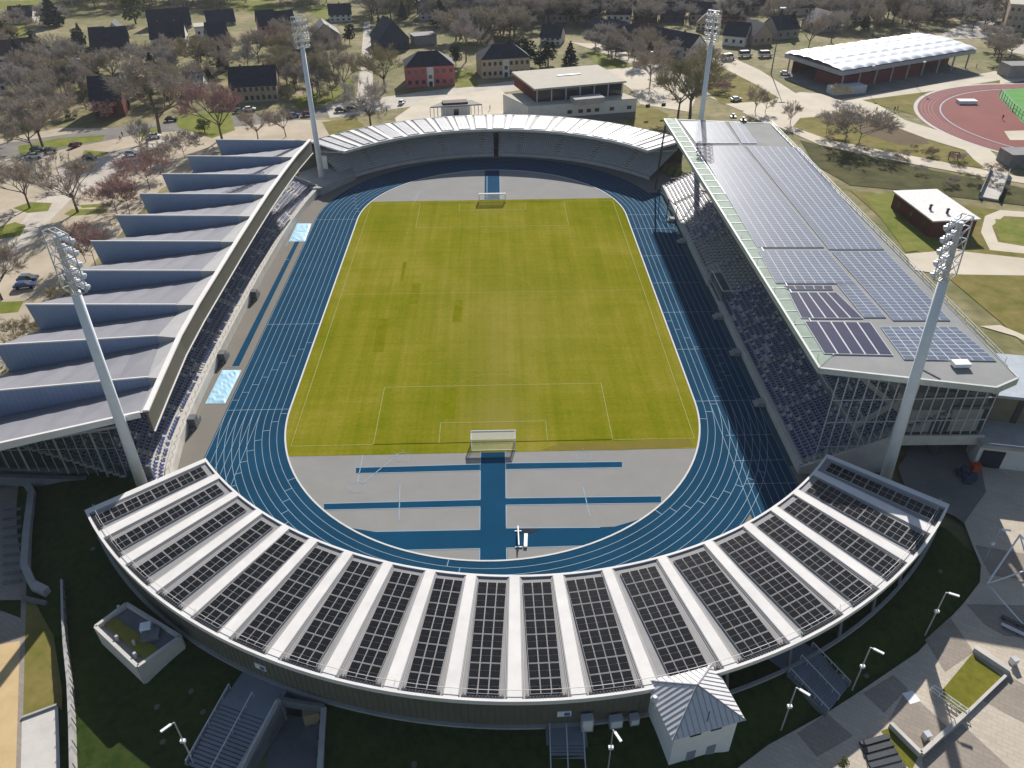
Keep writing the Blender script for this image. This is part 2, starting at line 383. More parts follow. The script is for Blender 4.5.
for i in range(40):
    a0, a1_ = 2 * pi * i / 40, 2 * pi * (i + 1) / 40
    seg(mb, (9.15 * cos(a0), 9.15 * sin(a0)), (9.15 * cos(a1_), 9.15 * sin(a1_)), 0.045, z)
struct(mb, 'pitch_lines', pitch_line)
# blue runways of the south and north areas
mb = MB(); x0, x1 = at(480.6, 455, 0).x, at(505.2, 455, 0).x
def bq(pts, z=0.035):
    P = [at(x, y, z) for x, y in pts]
    ar = sum(P[i].x * P[(i + 1) % len(P)].y - P[(i + 1) % len(P)].x * P[i].y for i in range(len(P)))
    if ar < 0: P.reverse()
    mb.poly([(p.x, p.y, z) for p in P])
mb.add([(x0, -78.6, 0.04), (x1, -78.6, 0.04), (x1, yb, 0.04), (x0, yb, 0.04)], [(0, 1, 2, 3)])
bq([(356, 468), (480, 464.3), (480, 470), (356, 473)]); bq([(506, 463.5), (622, 462), (622, 467), (506, 469)])
bq([(324, 504), (480, 500), (480, 506), (324, 509.5)]); bq([(506, 498.5), (661, 496.5), (661, 502.5), (506, 504.5)])
bq([(330, 520), (345, 527), (376, 532), (480, 530), (480, 548), (390, 550), (340, 545)]); bq([(506, 528.5), (580, 528), (615, 526.5), (650, 516), (650, 535), (598, 545), (506, 547.5)])
mb.add([(-2.2, yt, 0.04), (2.2, yt, 0.04), (2.2, 78.6, 0.04), (-2.2, 78.6, 0.04)], [(0, 1, 2, 3)])
bq([(300, 232), (304, 232), (239, 366), (232, 366)], 0.02)
ringpts = [at(440, 176.5, 0.035)]
struct(mb, 'jump_runways', blue_r)
mb = MB()
def pl(a, b, w=0.14, z=0.047): seg(mb, at(*a, z), at(*b, z), w, z)
for a, b in (((356, 467.5), (480, 464)), ((356, 473.5), (480, 470.5)), ((506, 463), (622, 461.5)), ((506, 469.5), (622, 467.5)), ((324, 503.5), (480, 499.5)), ((324, 510), (480, 506.5)),
             ((506, 498), (661, 496)), ((506, 505), (661, 503)), ((376, 531.5), (480, 529.5)), ((390, 550.5), (480, 548.5)), ((506, 528), (600, 527.3)), ((506, 548), (598, 545.5)),
             ((480.3, 470.5), (480.2, 499.5)), ((505.8, 469.5), (506, 498)), ((480, 506.5), (479.8, 529.5)), ((506.1, 505), (506.4, 528)), ((479.7, 548.5), (479.5, 563)), ((506.6, 548), (506.9, 562)), ((480.6, 452), (480.5, 464)), ((505.3, 451), (505.5, 463)),
             ((363, 455), (357, 484)), ((398, 454), (363, 483)), ((400, 485), (399, 520)), ((583, 487), (590, 516)), ((412, 200), (421, 191)), ((421, 191), (437, 200.5)), ((415, 201), (420, 191)), ((487, 176), (487, 198)), ((500, 176), (500, 198)),
             ((288, 242), (286, 246)), ((283, 259.5), (289, 259.5)), ((230, 367), (238, 367))): pl(a, b)
for cx, cy in ((402, 457), (357, 487.5), (584, 455.5)):
    c = at(cx, cy, 0.047)
    for i in range(16):
        t0, t1 = 2 * pi * i / 16, 2 * pi * (i + 1) / 16
        seg(mb, (c.x + 1.2 * cos(t0), c.y + 1.2 * sin(t0)), (c.x + 1.2 * cos(t1), c.y + 1.2 * sin(t1)), 0.07, 0.047)
    for i in range(8):
        t0 = 2 * pi * i / 8
        seg(mb, (c.x + 1.5 * cos(t0), c.y + 1.5 * sin(t0)), (c.x + 1.9 * cos(t0), c.y + 1.9 * sin(t0)), 0.06, 0.047)
struct(mb, 'runway_lines', line_m)
# tarpaulins over the long-jump pits
tarp = mat('pale_blue_tarpaulin', (0.30, 0.54, 0.70), 0.5, 0.3, 0.5, col2=(0.42, 0.64, 0.78), bump=0.3)
for q, lab in (([(222, 369.5), (241.5, 369.5), (225, 403), (205, 403)], 'crumpled pale blue tarpaulin over the long jump pit beside the blue bend'),
               ([(297, 223), (311.5, 223), (305, 241), (288.5, 241)], 'whitish blue tarpaulin over the jump pit at the far end of the strip')):
    mb = MB(); c = [at(x, y, 0.15) for x, y in q]; nn = 14
    for j in range(nn + 1):
        for i in range(nn // 2 + 1):
            u, v = i / (nn // 2), j / nn
            p = (c[0] * (1 - u) + c[1] * u) * (1 - v) + (c[3] * (1 - u) + c[2] * u) * v
            e_ = 0 if i in (0, nn // 2) or j in (0, nn) else 1
            mb.v.append((p.x, p.y, 0.03 + e_ * random.uniform(0.05, 0.16)))
    w_ = nn // 2 + 1
    for j in range(nn):
        for i in range(nn // 2): mb.f.append((j * w_ + i, (j + 1) * w_ + i, (j + 1) * w_ + i + 1, j * w_ + i + 1)); mb.mi.append(0)
    tag(mb.build('pit_tarpaulin', tarp), lab, 'tarpaulin', 'tarpaulins over the jump pits')

# ------------------------------------------------------------------ seats (shared meshes)
seat_m = mat('blue_plastic_seat', (0.045, 0.075, 0.22), 0.35, 0.25, 0.9, spec=0.5)
seat_mw = mat('pale_plastic_seat', (0.52, 0.53, 0.56), 0.4, 0.1, 0.9, spec=0.5)
def seat_geo(mb, p, fx, fy):
    """one bucket seat at p, facing (fx, fy)"""
    sx_, sy_ = -fy, fx
    def L(a, b_, c): return (p[0] + fx * a + sx_ * b_, p[1] + fy * a + sy_ * b_, p[2] + c)
    mb.hexa([L(-.2, -.22, .36), L(.22, -.22, .38), L(.22, .22, .38), L(-.2, .22, .36)], [L(-.2, -.22, .42), L(.22, -.22, .44), L(.22, .22, .44), L(-.2, .22, .42)])
    mb.hexa([L(-.26, -.22, .36), L(-.2, -.22, .36), L(-.2, .22, .36), L(-.26, .22, .36)], [L(-.36, -.2, .78), L(-.31, -.2, .78), L(-.31, .2, .78), L(-.36, .2, .78)])
def seat_block(parent, spots, material, keep=100, pale_share=0.0):
    """spots: (x,y,z,fx,fy); the 100 nearest the camera become parts of their own, the rest one mesh"""
    spots = sorted(spots, key=lambda s: (s[0] - EYE.x) ** 2 + (s[1] - EYE.y) ** 2 + (s[2] - EYE.z) ** 2)
    pl_ = parent.location
    meshes = {}
    for s in spots[:keep]:
        k = (round(s[3], 2), round(s[4], 2))
        if k not in meshes:
            q = MB(); seat_geo(q, (0, 0, 0), s[3], s[4]); o = q.build('seat', material); meshes[k] = o.data
        else:
            o = bpy.data.objects.new('seat', meshes[k]); COL.objects.link(o)
        o.parent = parent; o.location = (s[0] - pl_.x, s[1] - pl_.y, s[2] - pl_.z)
    rest = spots[keep:]; rr_ = random.Random(3); pale = [s for s in rest if rr_.random() < pale_share]; ps_ = set(pale); rest = [s for s in rest if s not in ps_]
    if pale:
        q = MB()
        for s in pale: seat_geo(q, s[:3], s[3], s[4])
        stuff(q.build('pale_seat_rows', seat_mw, parent))
    if rest:
        q = MB()
        for s in rest: seat_geo(q, s[:3], s[3], s[4])
        stuff(q.build('seat_rows', material, parent))

# ------------------------------------------------------------------ curved stands (south and north)
HB = 9.2
BANDS = [-48.4, -43.3, -37.9, -32.8, -28.1, -22.8, -17.3, -11.8, -6.75, -1.5, 3.75, 9.85, 17.05, 23.8, 30.2, 35.4, 40.4, 45.8]
clad = mat('olive_grey_metal_cladding', (0.135, 0.13, 0.095), 0.55, 0.08, 0.3)
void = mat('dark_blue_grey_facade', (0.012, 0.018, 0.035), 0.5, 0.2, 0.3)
NCOL = [2, 2, 2, 2, 3, 3, 3, 3, 3, 3, 3, 4, 4, 4, 4, 3, 3, 3, 2]
RH = 0.2
def curved_stand(C, sgn, ends, label, h, bands, full):
    def pt(a, r, z): return (C[0] + r * sin(radians(a)), C[1] - sgn * r * cos(radians(a)), z)
    root = thing('curved_grandstand', label, 'grandstand', (C[0], C[1] - sgn * 65, G))
    a0, a1 = ends
    valley_w = []
    edges = []
    for ba in bands: edges.append((ba - 0.60, ba + 0.60))        # white ridge half width at the rim (deg)
    bounds = [(a0, a0 + 0.8)] + edges + [(a1 - 0.8, a1)]
    NR = 6
    rr = [RI + (RO - RI) * i / NR for i in range(NR + 1)]
    def zr(r): return h + 0.25 * (1 - (r - RI) / (RO - RI))
    deck = MB(); ribs = MB()
    def strip(mb_, pa, pb, za, zb):
        for i in range(NR):
            mb_.quad(pt(pa, rr[i], zr(rr[i]) + za), pt(pa, rr[i + 1], zr(rr[i + 1]) + za), pt(pb, rr[i + 1], zr(rr[i + 1]) + zb), pt(pb, rr[i], zr(rr[i]) + zb)) if sgn < 0 else \
            mb_.quad(pt(pa, rr[i], zr(rr[i]) + za), pt(pb, rr[i], zr(rr[i]) + zb), pt(pb, rr[i + 1], zr(rr[i + 1]) + zb), pt(pa, rr[i + 1], zr(rr[i + 1]) + za))
    arrays = []
    for k in range(len(bounds) - 1):
        l, r_ = bounds[k][1], bounds[k + 1][0]
        c = (l + r_) / 2; w = r_ - l
        lo_l, lo_r = l + 0.28, r_ - 0.28
        strip(deck, l, lo_l, RH, 0.0); strip(deck, lo_l, lo_r, 0.0, 0.0); strip(deck, lo_r, r_, 0.0, RH)
        for f in (0.25, 0.75):                                 # standing seams on both slopes
            for s_, a_ in ((1, l), (-1, r_)):
                aa = a_ + s_ * 0.28 * f; zz = RH * (1 - f) + 0.02
                ribs.tube(pt(aa, RI + 0.1, zr(RI) + zz), pt(aa, RO - 0.1, zr(RO) + zz), 0.035, n=4, cap=False)
        arrays.append((c, lo_r - lo_l))
    deck.build('roof', sheet_grey, root); ribs.build('roof_seam', rib_m, root)
    for k, (l, r_) in enumerate(bounds):                          # white ridges
        mb = MB(); strip(mb, l, r_, RH, RH)
        mb.quad(pt(l, RO, h), pt(r_, RO, h), pt(r_, RO, h + RH), pt(l, RO, h + RH))
        if k in (0, len(bounds) - 1):
            aa = a0 if k == 0 else a1
            mb.quad(pt(aa, RI, h - 0.3), pt(aa, RO, h - 0.3), pt(aa, RO, h + RH), pt(aa, RI, h + RH + .25))
        mb.build('roof_ridge', membrane, root)
    done = []
    for c, wdeg in arrays:                                        # photovoltaic arrays
        win = radians(wdeg) * RI
        nc = NCOL[min(len(NCOL) - 1, len(done))]; done.append(1); nrow = 8
        mb = MB(); cw = 1.15; rl = 1.83
        rad0 = RI + 0.85
        ca, sa = cos(radians(c)), sin(radians(c))
        def Q(u, r, z): return (C[0] + r * sa + u * ca, C[1] - sgn * (r * ca - u * sa), z)
        def qd(u0, u1, r0, r1, dz, mbq):
            mbq.add([Q(u0, r0, zr(r0) + dz), Q(u1, r0, zr(r0) + dz), Q(u1, r1, zr(r1) + dz), Q(u0, r1, zr(r1) + dz)], [(3, 2, 1, 0) if sgn > 0 else (0, 1, 2, 3)])
        ui = -nc * cw / 2
        mb.slot(0)
        for i in range(nc):
            for j in range(nrow):
                u = ui + i * cw; r0 = rad0 + j * rl
                mb.slot(0); qd(u + .02, u + cw - .02, r0 + .02, r0 + rl - .04, 0.2, mb)
                mb.slot(1)
                for hh in (0, 1):
                    qd(u + .055, u + cw - .055, r0 + .06 + hh * (rl - .12) / 2, r0 + .02 + (hh + 1) * (rl - .12) / 2 + .0, 0.215, mb)
        for i in (0, nc):                                         # side skirts carry the modules
            u = ui + i * cw
            mb.slot(0)
            mb.add([Q(u, rad0, zr(rad0)), Q(u, rad0 + nrow * rl, zr(RO)), Q(u, rad0 + nrow * rl, zr(RO) + .2), Q(u, rad0, zr(rad0) + .2)], [(0, 1, 2, 3)])
        mb.build('solar_array' if sgn > 0 else 'roof_panel', [frame_l, pv if sgn > 0 else pv_pale], root)
    # snow guards at the rim, gutter fascia, walkway pipe
    for c, wdeg in arrays:
        mb = MB(); nb = int(radians(wdeg) * RO / 0.34)
        for i in range(nb):
            a = c - wdeg / 2 + wdeg * (i + .5) / nb
            p, q = pt(a, RO - 0.62, h + 0.08), pt(a, RO - 0.1, h + 0.08)
            mb.tube(p, q, 0.06, n=4, cap=False)
        mb.tube(pt(c - wdeg / 2, RO - .36, h + .08), pt(c + wdeg / 2, RO - .36, h + .08), .05, n=4)
        mb.build('snow_guard', steel_d, root)
        if False:
            for i in range(max(3, nb // 2)):
                a = c - wdeg / 2 + wdeg * (i + .5) / max(3, nb // 2)
                mb.tube(pt(a, RI + .05, zr(RI) + .1), pt(a, RI + .4, zr(RI) + .1), 0.06, n=4, cap=False)
    NA = 60
    AA = [a0 + (a1 - a0) * i / NA for i in range(NA + 1)]
    for (r0, r1, z0, z1) in ((RO, RO + 0.3, h - 0.45, h + 0.2), (RI - 0.3, RI, h - 0.3, h + 0.45)):
        mb = MB()
        for i in range(NA):
            mb.hexa([pt(AA[i], r0, z0), pt(AA[i], r1, z0), pt(AA[i + 1], r1, z0), pt(AA[i + 1], r0, z0)], [pt(AA[i], r0, z1), pt(AA[i], r1, z1), pt(AA[i + 1], r1, z1), pt(AA[i + 1], r0, z1)])
        mb.build('fascia', membrane, root)
    mb = MB()
    for i in range(NA): mb.tube(pt(AA[i], RO - .8, h + .55), pt(AA[i + 1], RO - .8, h + .55), 0.035, n=5, cap=False)
    for i in range(0, NA + 1, 4): mb.tube(pt(AA[i], RO - 1.0, h), pt(AA[i], RO - 1.0, h + .55), 0.03, n=4, cap=False)
    mb.build('safety_rail', rib_m, root)
    # underside and rear wall
    mb = MB()
    for i in range(NA):
        mb.quad(pt(AA[i], RI, h - .3), pt(AA[i], RO, h - .45), pt(AA[i + 1], RO, h - .45), pt(AA[i + 1], RI, h - .3))
    mb.build('soffit', conc_d, root)
    split = 13.5
    mb = MB(); mbv = MB()
    for i in range(NA):
        if AA[i] < split or sgn < 0:
            mb.hexa([pt(AA[i], RO - .4, G), pt(AA[i], RO - .15, G), pt(AA[i + 1], RO - .15, G), pt(AA[i + 1], RO - .4, G)], [pt(AA[i], RO - .4, h - .45), pt(AA[i], RO - .15, h - .45), pt(AA[i + 1], RO - .15, h - .45), pt(AA[i + 1], RO - .4, h - .45)])
        else:
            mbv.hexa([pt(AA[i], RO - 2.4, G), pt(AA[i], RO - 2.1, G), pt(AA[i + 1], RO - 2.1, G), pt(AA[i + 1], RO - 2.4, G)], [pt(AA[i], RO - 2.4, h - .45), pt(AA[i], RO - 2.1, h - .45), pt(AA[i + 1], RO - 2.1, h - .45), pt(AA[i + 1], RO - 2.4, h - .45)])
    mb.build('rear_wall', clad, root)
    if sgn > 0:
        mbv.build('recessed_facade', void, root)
        for a in (17.05, 23.8, 30.2, 35.4, 40.4, 45.8):
            c = MB(); c.tube(pt(a + .5, RO - .2, G + 1.5), pt(a, RO - .6, h - .4), 0.22, 0.18, 6); c.build('column', conc_d, root)
        seam = MB()
        for i in range(0, 2 * NA):
            a = a0 + (split - a0) * i / (2 * NA)
            seam.tube(pt(a, RO - .13, G + 1), pt(a, RO - .13, h - .5), 0.035, n=4, cap=False)
        seam.build('cladding_seam', clad, root)
        kerb = MB()
        for i in range(NA):
            kerb.hexa([pt(AA[i], RO - .15, G + .5), pt(AA[i], RO + .25, G + .5), pt(AA[i + 1], RO + .25, G + .5), pt(AA[i + 1], RO - .15, G + .5)], [pt(AA[i], RO - .15, G + 2.3), pt(AA[i], RO + .25, G + 2.3), pt(AA[i + 1], RO + .25, G + 2.3), pt(AA[i + 1], RO - .15, G + 2.3)])
        kerb.build('plinth', conc, root)
    # terraces
    rows = 14; mb = MB(); spots = []; na = 72
    r_in = 58.6 if sgn > 0 else 59.2
    for j in range(rows):
        ra, rb = r_in + j * 0.86, r_in + (j + 1) * 0.86; z1 = 1.0 + 0.45 * j
        for i in range(na):
            b0, b1 = a0 + (a1 - a0) * i / na, a0 + (a1 - a0) * (i + 1) / na
            if sgn < 0 and 0.6 < (b0 + b1) / 2 < 2.2 and j < 10: continue           # tunnel mouth
            mb.quad(pt(b0, ra, z1), pt(b0, rb, z1), pt(b1, rb, z1), pt(b1, ra, z1)); mb.quad(pt(b0, ra, z1 - .45 if j else 0), pt(b1, ra, z1 - .45 if j else 0), pt(b1, ra, z1), pt(b0, ra, z1))
        if full:
            ns = int(radians(a1 - a0) * ra / 0.62)
            for i in range(ns):
                a = a0 + (a1 - a0) * (i + .5) / ns
                if abs((a + 100) % 11.5 - 5) < 0.8 or 0.2 < a < 2.6: continue
                p = pt(a, ra + .5, z1); spots.append((p[0], p[1], p[2], round(-sin(radians(a)), 2), round(sgn * cos(radians(a)), 2)))
    mb.build('terrace', conc if sgn > 0 else conc_l, root)
    if sgn < 0:
        mb = MB(); mb.hexa([pt(.5, r_in + .3, 0), pt(2.3, r_in + .3, 0), pt(2.3, r_in + 9.3, 0), pt(.5, r_in + 9.3, 0)], [pt(.5, r_in + .3, .05), pt(2.3, r_in + .3, .05), pt(2.3, r_in + 9.3, .05), pt(.5, r_in + 9.3, .05)])
        mb.quad(pt(.6, r_in + 8, 0), pt(2.2, r_in + 8, 0), pt(2.2, r_in + 8, 5), pt(.6, r_in + 8, 5))
        mb.build('tunnel_mouth', void, root)
        seat_block(root, spots, seat_mw)
        bars = MB()
        for i in range(0, NA + 1, 2):
            bars.tube(pt(AA[i], RO - 3.2, 6.5), pt(AA[i], RI + 2, h - .4), 0.14, n=5)
        bars.build('roof_truss', alu, root)
    return root
curved_stand(CS, 1, (-53.2, 50.8), 'near curved grandstand roofed with dark solar arrays between white ridges', HB, BANDS, False)
curved_stand(CN, -1, (-48.5, 52.5), 'far curved grandstand with glaring white striped roof behind the far goal', 8.9, [b_ + 1.0 for b_ in BANDS if b_ < 46] , True)
# ------------------------------------------------------------------ east stand (flat roof with solar field)
EH = 19.5
glass_strip = mat('pale_green_roof_glass', (0.25, 0.31, 0.25), 0.7, 0.15, 0.5, spec=0.1)
roof_felt = mat('grey_roof_felt', (0.27, 0.27, 0.26), 0.85, 0.1, 0.2)
def clear(name, col, alpha):
    M = bpy.data.materials.new(name); M.use_nodes = True; n = M.node_tree; n.nodes.clear()
    o = n.nodes.new('ShaderNodeOutputMaterial'); mx = n.nodes.new('ShaderNodeMixShader'); t = n.nodes.new('ShaderNodeBsdfTransparent')
    g = n.nodes.new('ShaderNodeBsdfPrincipled'); g.inputs['Base Color'].default_value = (*col, 1); g.inputs['Roughness'].default_value = 0.08
    mx.inputs[0].default_value = alpha; n.links.new(t.outputs[0], mx.inputs[1]); n.links.new(g.outputs[0], mx.inputs[2]); n.links.new(mx.outputs[0], o.inputs[0])
    return M
pane = clear('clear_facade_glass', (0.10, 0.13, 0.15), 0.28)
def ER(px, py, dz=0.0): return at(px, py, EH + dz)
NL, FL = Vector((48.0, -60.6, EH)), Vector((48.3, 62.6, EH)); FR, RR, NR_ = Vector((76.4, 57.0, EH)), Vector((75.3, -64.0, EH)), Vector((70.9, -66.2, EH))
east = thing('flat_roof_grandstand', 'long grandstand with flat roof covered in bluish solar panels', 'grandstand', (62, 0, G))
mb = MB(); mb.prism([NL, NR_, RR, FR, FL], EH - 1.0, EH); mb.build('roof', roof_felt, east)
mb = MB(); gi = 3.0
mb.quad((48.05, -60.4, EH + .05), (48.05 + gi, -57.4, EH + .05), (48.3 + gi, 62.4, EH + .05), (48.35, 62.4, EH + .05))
mb.build('glazed_eave', glass_strip, east)
mb = MB()
mb.wall(NL, FL, 0.35, EH - .8, EH + .12); mb.wall(NL, NR_, 0.35, EH - .8, EH + .12); mb.wall(NR_, RR, 0.3, EH - 1.1, EH + .1); mb.wall(RR, FR, 0.3, EH - 1, EH + .1); mb.wall(FL, FR, 0.3, EH - 1, EH + .1)
mb.build('fascia', mat('pale_grey_green_fascia', (0.46, 0.48, 0.45), 0.6), east)
mb = MB()
for i in range(31):
    y = -56 + i * 118 / 30; mb.tube((48.2, y, EH + .1), (48.2 + gi, y, EH + .1), 0.05, n=4)
mb.tube((48.2 + gi, -57.4, EH + .12), (48.3 + gi, 62.4, EH + .12), 0.08, n=4)
mb.build('glazing_bar', alu, east)
mb = MB()
for i in range(12): mb.tube((48.6, -58 + i * 10.5, EH), (48.6, -58 + i * 10.5, EH + 0.9), 0.04, n=4)
for z in (0.45, 0.9): mb.tube((75.6, -60, EH + z), (76.3, 56, EH + z), 0.05, n=4)
for i in range(40): mb.tube((75.6 + .7 * i / 39, -60 + 116 * i / 39, EH), (75.6 + .7 * i / 39, -60 + 116 * i / 39, EH + .9), 0.04, n=4)
mb.build('roof_rail', alu, east)
def field(pxs, cw, rl, mat_, frame, gap=0.05, name='solar_array', vstripe=False):
    """module field inside a pixel-picked quad FL, FR, NR, NL on the roof"""
    c = [ER(x, y) for x, y in pxs]
    mb = MB()
    def B(u, v, z):
        p = (c[0] * (1 - u) + c[1] * u) * (1 - v) + (c[3] * (1 - u) + c[2] * u) * v
        return (p.x, p.y, EH + z)
    wu = ((c[1] - c[0]).length + (c[2] - c[3]).length) / 2; wv = ((c[3] - c[0]).length + (c[2] - c[1]).length) / 2
    nu, nv = max(1, round(wu / cw)), max(1, round(wv / rl))
    mb.slot(0)
    P = [B(0, 0, .18), B(1, 0, .18), B(1, 1, .18), B(0, 1, .18)]; P.reverse(); mb.poly(P)
    for a, b_ in ((0, 1), (1, 2), (2, 3), (3, 0)):
        q = [B(0, 0, 0), B(1, 0, 0), B(1, 1, 0), B(0, 1, 0)]
        mb.quad(q[a], q[b_], (q[b_][0], q[b_][1], EH + .18), (q[a][0], q[a][1], EH + .18))
    mb.slot(1)
    gu, gv = gap / (wu / nu), gap / (wv / nv)
    for i in range(nu):
        for j in range(nv):
            mb.quad(B((i + gu) / nu, (j + 1 - gv) / nv, .2), B((i + 1 - gu) / nu, (j + 1 - gv) / nv, .2), B((i + 1 - gu) / nu, (j + gv) / nv, .2), B((i + gu) / nu, (j + gv) / nv, .2))
    return mb.build(name, [frame, mat_], east)
field([(680, 122), (724, 122), (739, 144), (696, 144)], 1.65, 1.0, pv_blue, frame_g, .07)
field([(728, 122), (742, 123), (757, 144), (742, 144)], 1.65, 1.0, pv_blue, frame_g, .07)
field([(697, 146.5), (742, 146.5), (824, 248), (757, 248)], 1.65, 1.0, pv_blue, frame_g, .07)
field([(746, 146.5), (800, 148), (884, 250), (829, 250)], 1.65, 1.0, pv_blue, frame_g, .07)
field([(758, 251.5), (827, 251.5), (855, 284), (776, 284)], 1.65, 1.0, pv_blue, frame_g, .07)
field([(837, 285), (856, 285), (886, 318), (864, 318)], 1.65, 1.0, pv_blue, frame_g, .07)
field([(832, 252.5), (886, 252.5), (950, 321), (893, 321)], 1.65, 1.0, pv_blue, frame_g, .07)
field([(784, 286.5), (832, 286.5), (833, 290), (787, 290)], 1.65, 1.0, pv_dark, frame_g, .07)
field([(788, 293), (836, 293), (863, 319), (801, 319)], 1.9, 8.0, pv_dark, frame_g, .12)
field([(804, 322), (870, 323), (893, 356), (824, 354.5)], 1.9, 8.0, pv_dark, frame_g, .12)
field([(880, 327.5), (956, 327.5), (996, 361.5), (904, 360)], 1.65, 1.0, pv_blue, frame_g, .08)
for q, s, l in (((733, 118), .8, 'a'), ((743, 121.5), .8, 'b')):
    mb = MB(); p = ER(*q); mb.box(p.x - s, p.y - s, EH, p.x + s, p.y + s, EH + .5); mb.tube((p.x, p.y, EH + .5), (p.x, p.y, EH + 1.2), .3, .4, 8); mb.build('roof_vent', steel_d, east)
mb = MB(); p = ER(958, 366); mb.box(p.x - 1.0, p.y - .8, EH + .2, p.x + 1.4, p.y + .6, EH + .8); mb.build('roof_hatch', white_p, east)
mb = MB(); p = ER(915, 366); q = ER(940, 379); mb.wall(p, q, .25, EH, EH + .12); mb.build('roof_joint', steel_d, east)
# terrace + seats
press = []; mb = MB(); spots = []; rows = 24
for j in range(rows):
    x0, x1, z1 = 49.3 + .86 * j, 49.3 + .86 * (j + 1), 1.4 + .43 * j
    mb.quad((x0, -61.5, z1), (x1, -61.5, z1), (x1, 60, z1), (x0, 60, z1)); mb.quad((x0, -61.5, z1 - .43), (x0, 60, z1 - .43), (x0, 60, z1), (x0, -61.5, z1)) if j else None
    y = -60.6
    while y < 59.5:
        sect = (y + 61) % 13.2
        if 1.1 < sect and not (-8 < y < 8 and j < 3) and not (8 < j < 10):
            (press if -6 < y < 21 else spots).append((x0 + .45, y, z1, -1, 0))
        y += .78
mb.build('terrace', conc_l, east)
for k in range(10):
    aisle = MB(); y0 = -61 + 13.2 * k
    for j in range(rows): aisle.box(49.35 + .86 * j, y0 + .1, 1.4 + .43 * j - .3, 50.22 + .86 * j, y0 + 1.1, 1.62 + .43 * j)
    aisle.build('aisle_steps', conc, east)
seat_block(east, spots, seat_m, pale_share=.22)
q_ = MB()
for s_ in press[::2]: seat_geo(q_, s_[:3], -1, 0)
stuff(q_.build('press_seat_rows', mat('grey_teal_seat', (0.10, 0.14, 0.16), 0.5), east))
mb = MB(); mb.wall((48.85, -61.5), (49.1, -9), .75, 0, 1.75); mb.wall((49.1, 1), (49.4, 60), .75, 0, 1.75); mb.wall((49.1, -9), (49.1, 1), .3, 0, 0.9)
mb.build('front_parapet', conc_l, east)
for i, y in enumerate((38, 24.5, -13, -27, -43.5)):
    mb = MB(); mb.box(47.2, y - .8, 0, 48.5, y + .8, .8); mb.box(46.6, y - .8, 0, 47.2, y + .8, .4); mb.build('access_step', conc, east)
mb = MB(); mb.box(49.6, -7.5, 1.0, 53.5, 2.5, 2.6); mb.build('media_box', conc_d, east)
mb = MB()
for a, b_ in (((49.6, -7.5), (53.5, -7.5)), ((53.5, -7.5), (53.5, 2.5)), ((49.6, -7.5), (49.6, 2.5))): mb.tube((*a, 3.4), (*b_, 3.4), .1, n=5); mb.tube((*a, 2.6), (*a, 3.4), .08, n=4)
mb.build('box_rail', white_p, east)
mb = MB(); mb.quad((70.2, -61, 2), (70.2, 60, 2), (70.2, 60, EH - 1), (70.2, -61, EH - 1)); mb.box(69.9, -61.2, 11.8, 76, 60, 12.3); mb.quad((76, -61, 2), (76, 57, 2), (76, 57, EH - 1), (76, -61, EH - 1))
mb.build('rear_wall', conc_d, east)
mb = MB()
for k in range(8):
    y = -57 + k * 16.6
    mb.tube((70, y, 11), (49.5, y, EH - 1.3), .28, .2, 6); mb.tube((70, y, 2), (70, y, EH - 1), .35, n=6); mb.tube((60, y, EH - 1.4), (70, y, 14), .2, n=5)
mb.build('roof_girder', alu, east)
# glazed near gable
yg = -61.6
mb = MB(); mb.poly([(50.6, yg, EH - 1), (50.6, yg, 1.6), (57.7, yg, 5.0), (62.1, yg, 7.6), (75.2, yg, 7.3), (75.2, yg, EH - 1)]); mb.build('gable_glass', pane, east)
mb = MB()
def gz(x): return 1.6 + (x - 50.6) * .49 if x < 62.1 else 7.5
for i in range(17):
    x = 50.6 + 24.6 * i / 16; mb.tube((x, yg - .1, gz(x)), (x, yg - .1, EH - 1), .1, n=4)
for z in (10.2, 14.4):
    mb.tube((50.6, yg - .1, z), (75.2, yg - .1, z), .1, n=4)
mb.tube((50.6, yg - .1, 5.4), (58, yg - .1, 5.4), .08, n=4)
mb.build('gable_mullion', alu, east)
mb = MB(); mb.hexa([(48.5, yg - .35, 0), (62.1, yg - .35, 0), (62.1, yg - .02, 0), (48.5, yg - .02, 0)], [(48.5, yg - .35, 1.4), (62.1, yg - .35, 7.5), (62.1, yg - .02, 7.5), (48.5, yg - .02, 1.4)])
mb.hexa([(62.1, yg - .35, 5.6), (76.0, yg - .35, 5.4), (76.0, yg - .02, 5.4), (62.1, yg - .02, 5.6)], [(62.1, yg - .35, 7.5), (76.0, yg - .35, 7.2), (76.0, yg - .02, 7.2), (62.1, yg - .02, 7.5)])
mb.build('gable_beam', conc_l, east)
mb = MB(); mb.hexa([(57, -59.0, 6.5), (69, -59.0, 16.5), (69, -58.6, 16.5), (57, -58.6, 6.5)], [(57, -59.0, 7.6), (69, -59.0, 17.6), (69, -58.6, 17.6), (57, -58.6, 7.6)]); mb.hexa([(53, -58.9, 18.2), (66, -58.9, 7.2), (66, -58.5, 7.2), (53, -58.5, 18.2)], [(53.6, -58.9, 18.5), (67, -58.9, 7.6), (67, -58.5, 7.6), (53.6, -58.5, 18.5)])
mb.build('gable_brace', conc_l, east)
mb = MB(); mb.box(64, -60.9, 7.3, 75, -56, 11.6); mb.build('stair_landing', conc_l, east)
for x in (67.6, 69.2): 
    mb = MB(); mb.box(x, -61.0, 7.4, x + 1.2, -60.85, 10.0); mb.build('door', steel_d, east)
mb = MB()
for i in range(5): mb.box(64.8 + i * 2, -61.0, 12.6, 66.2 + i * 2, -60.8, 14.2)
mb.box(64, -60.8, 11.7, 75, -56, 14.8); mb.build('upper_cabin', conc_d, east)
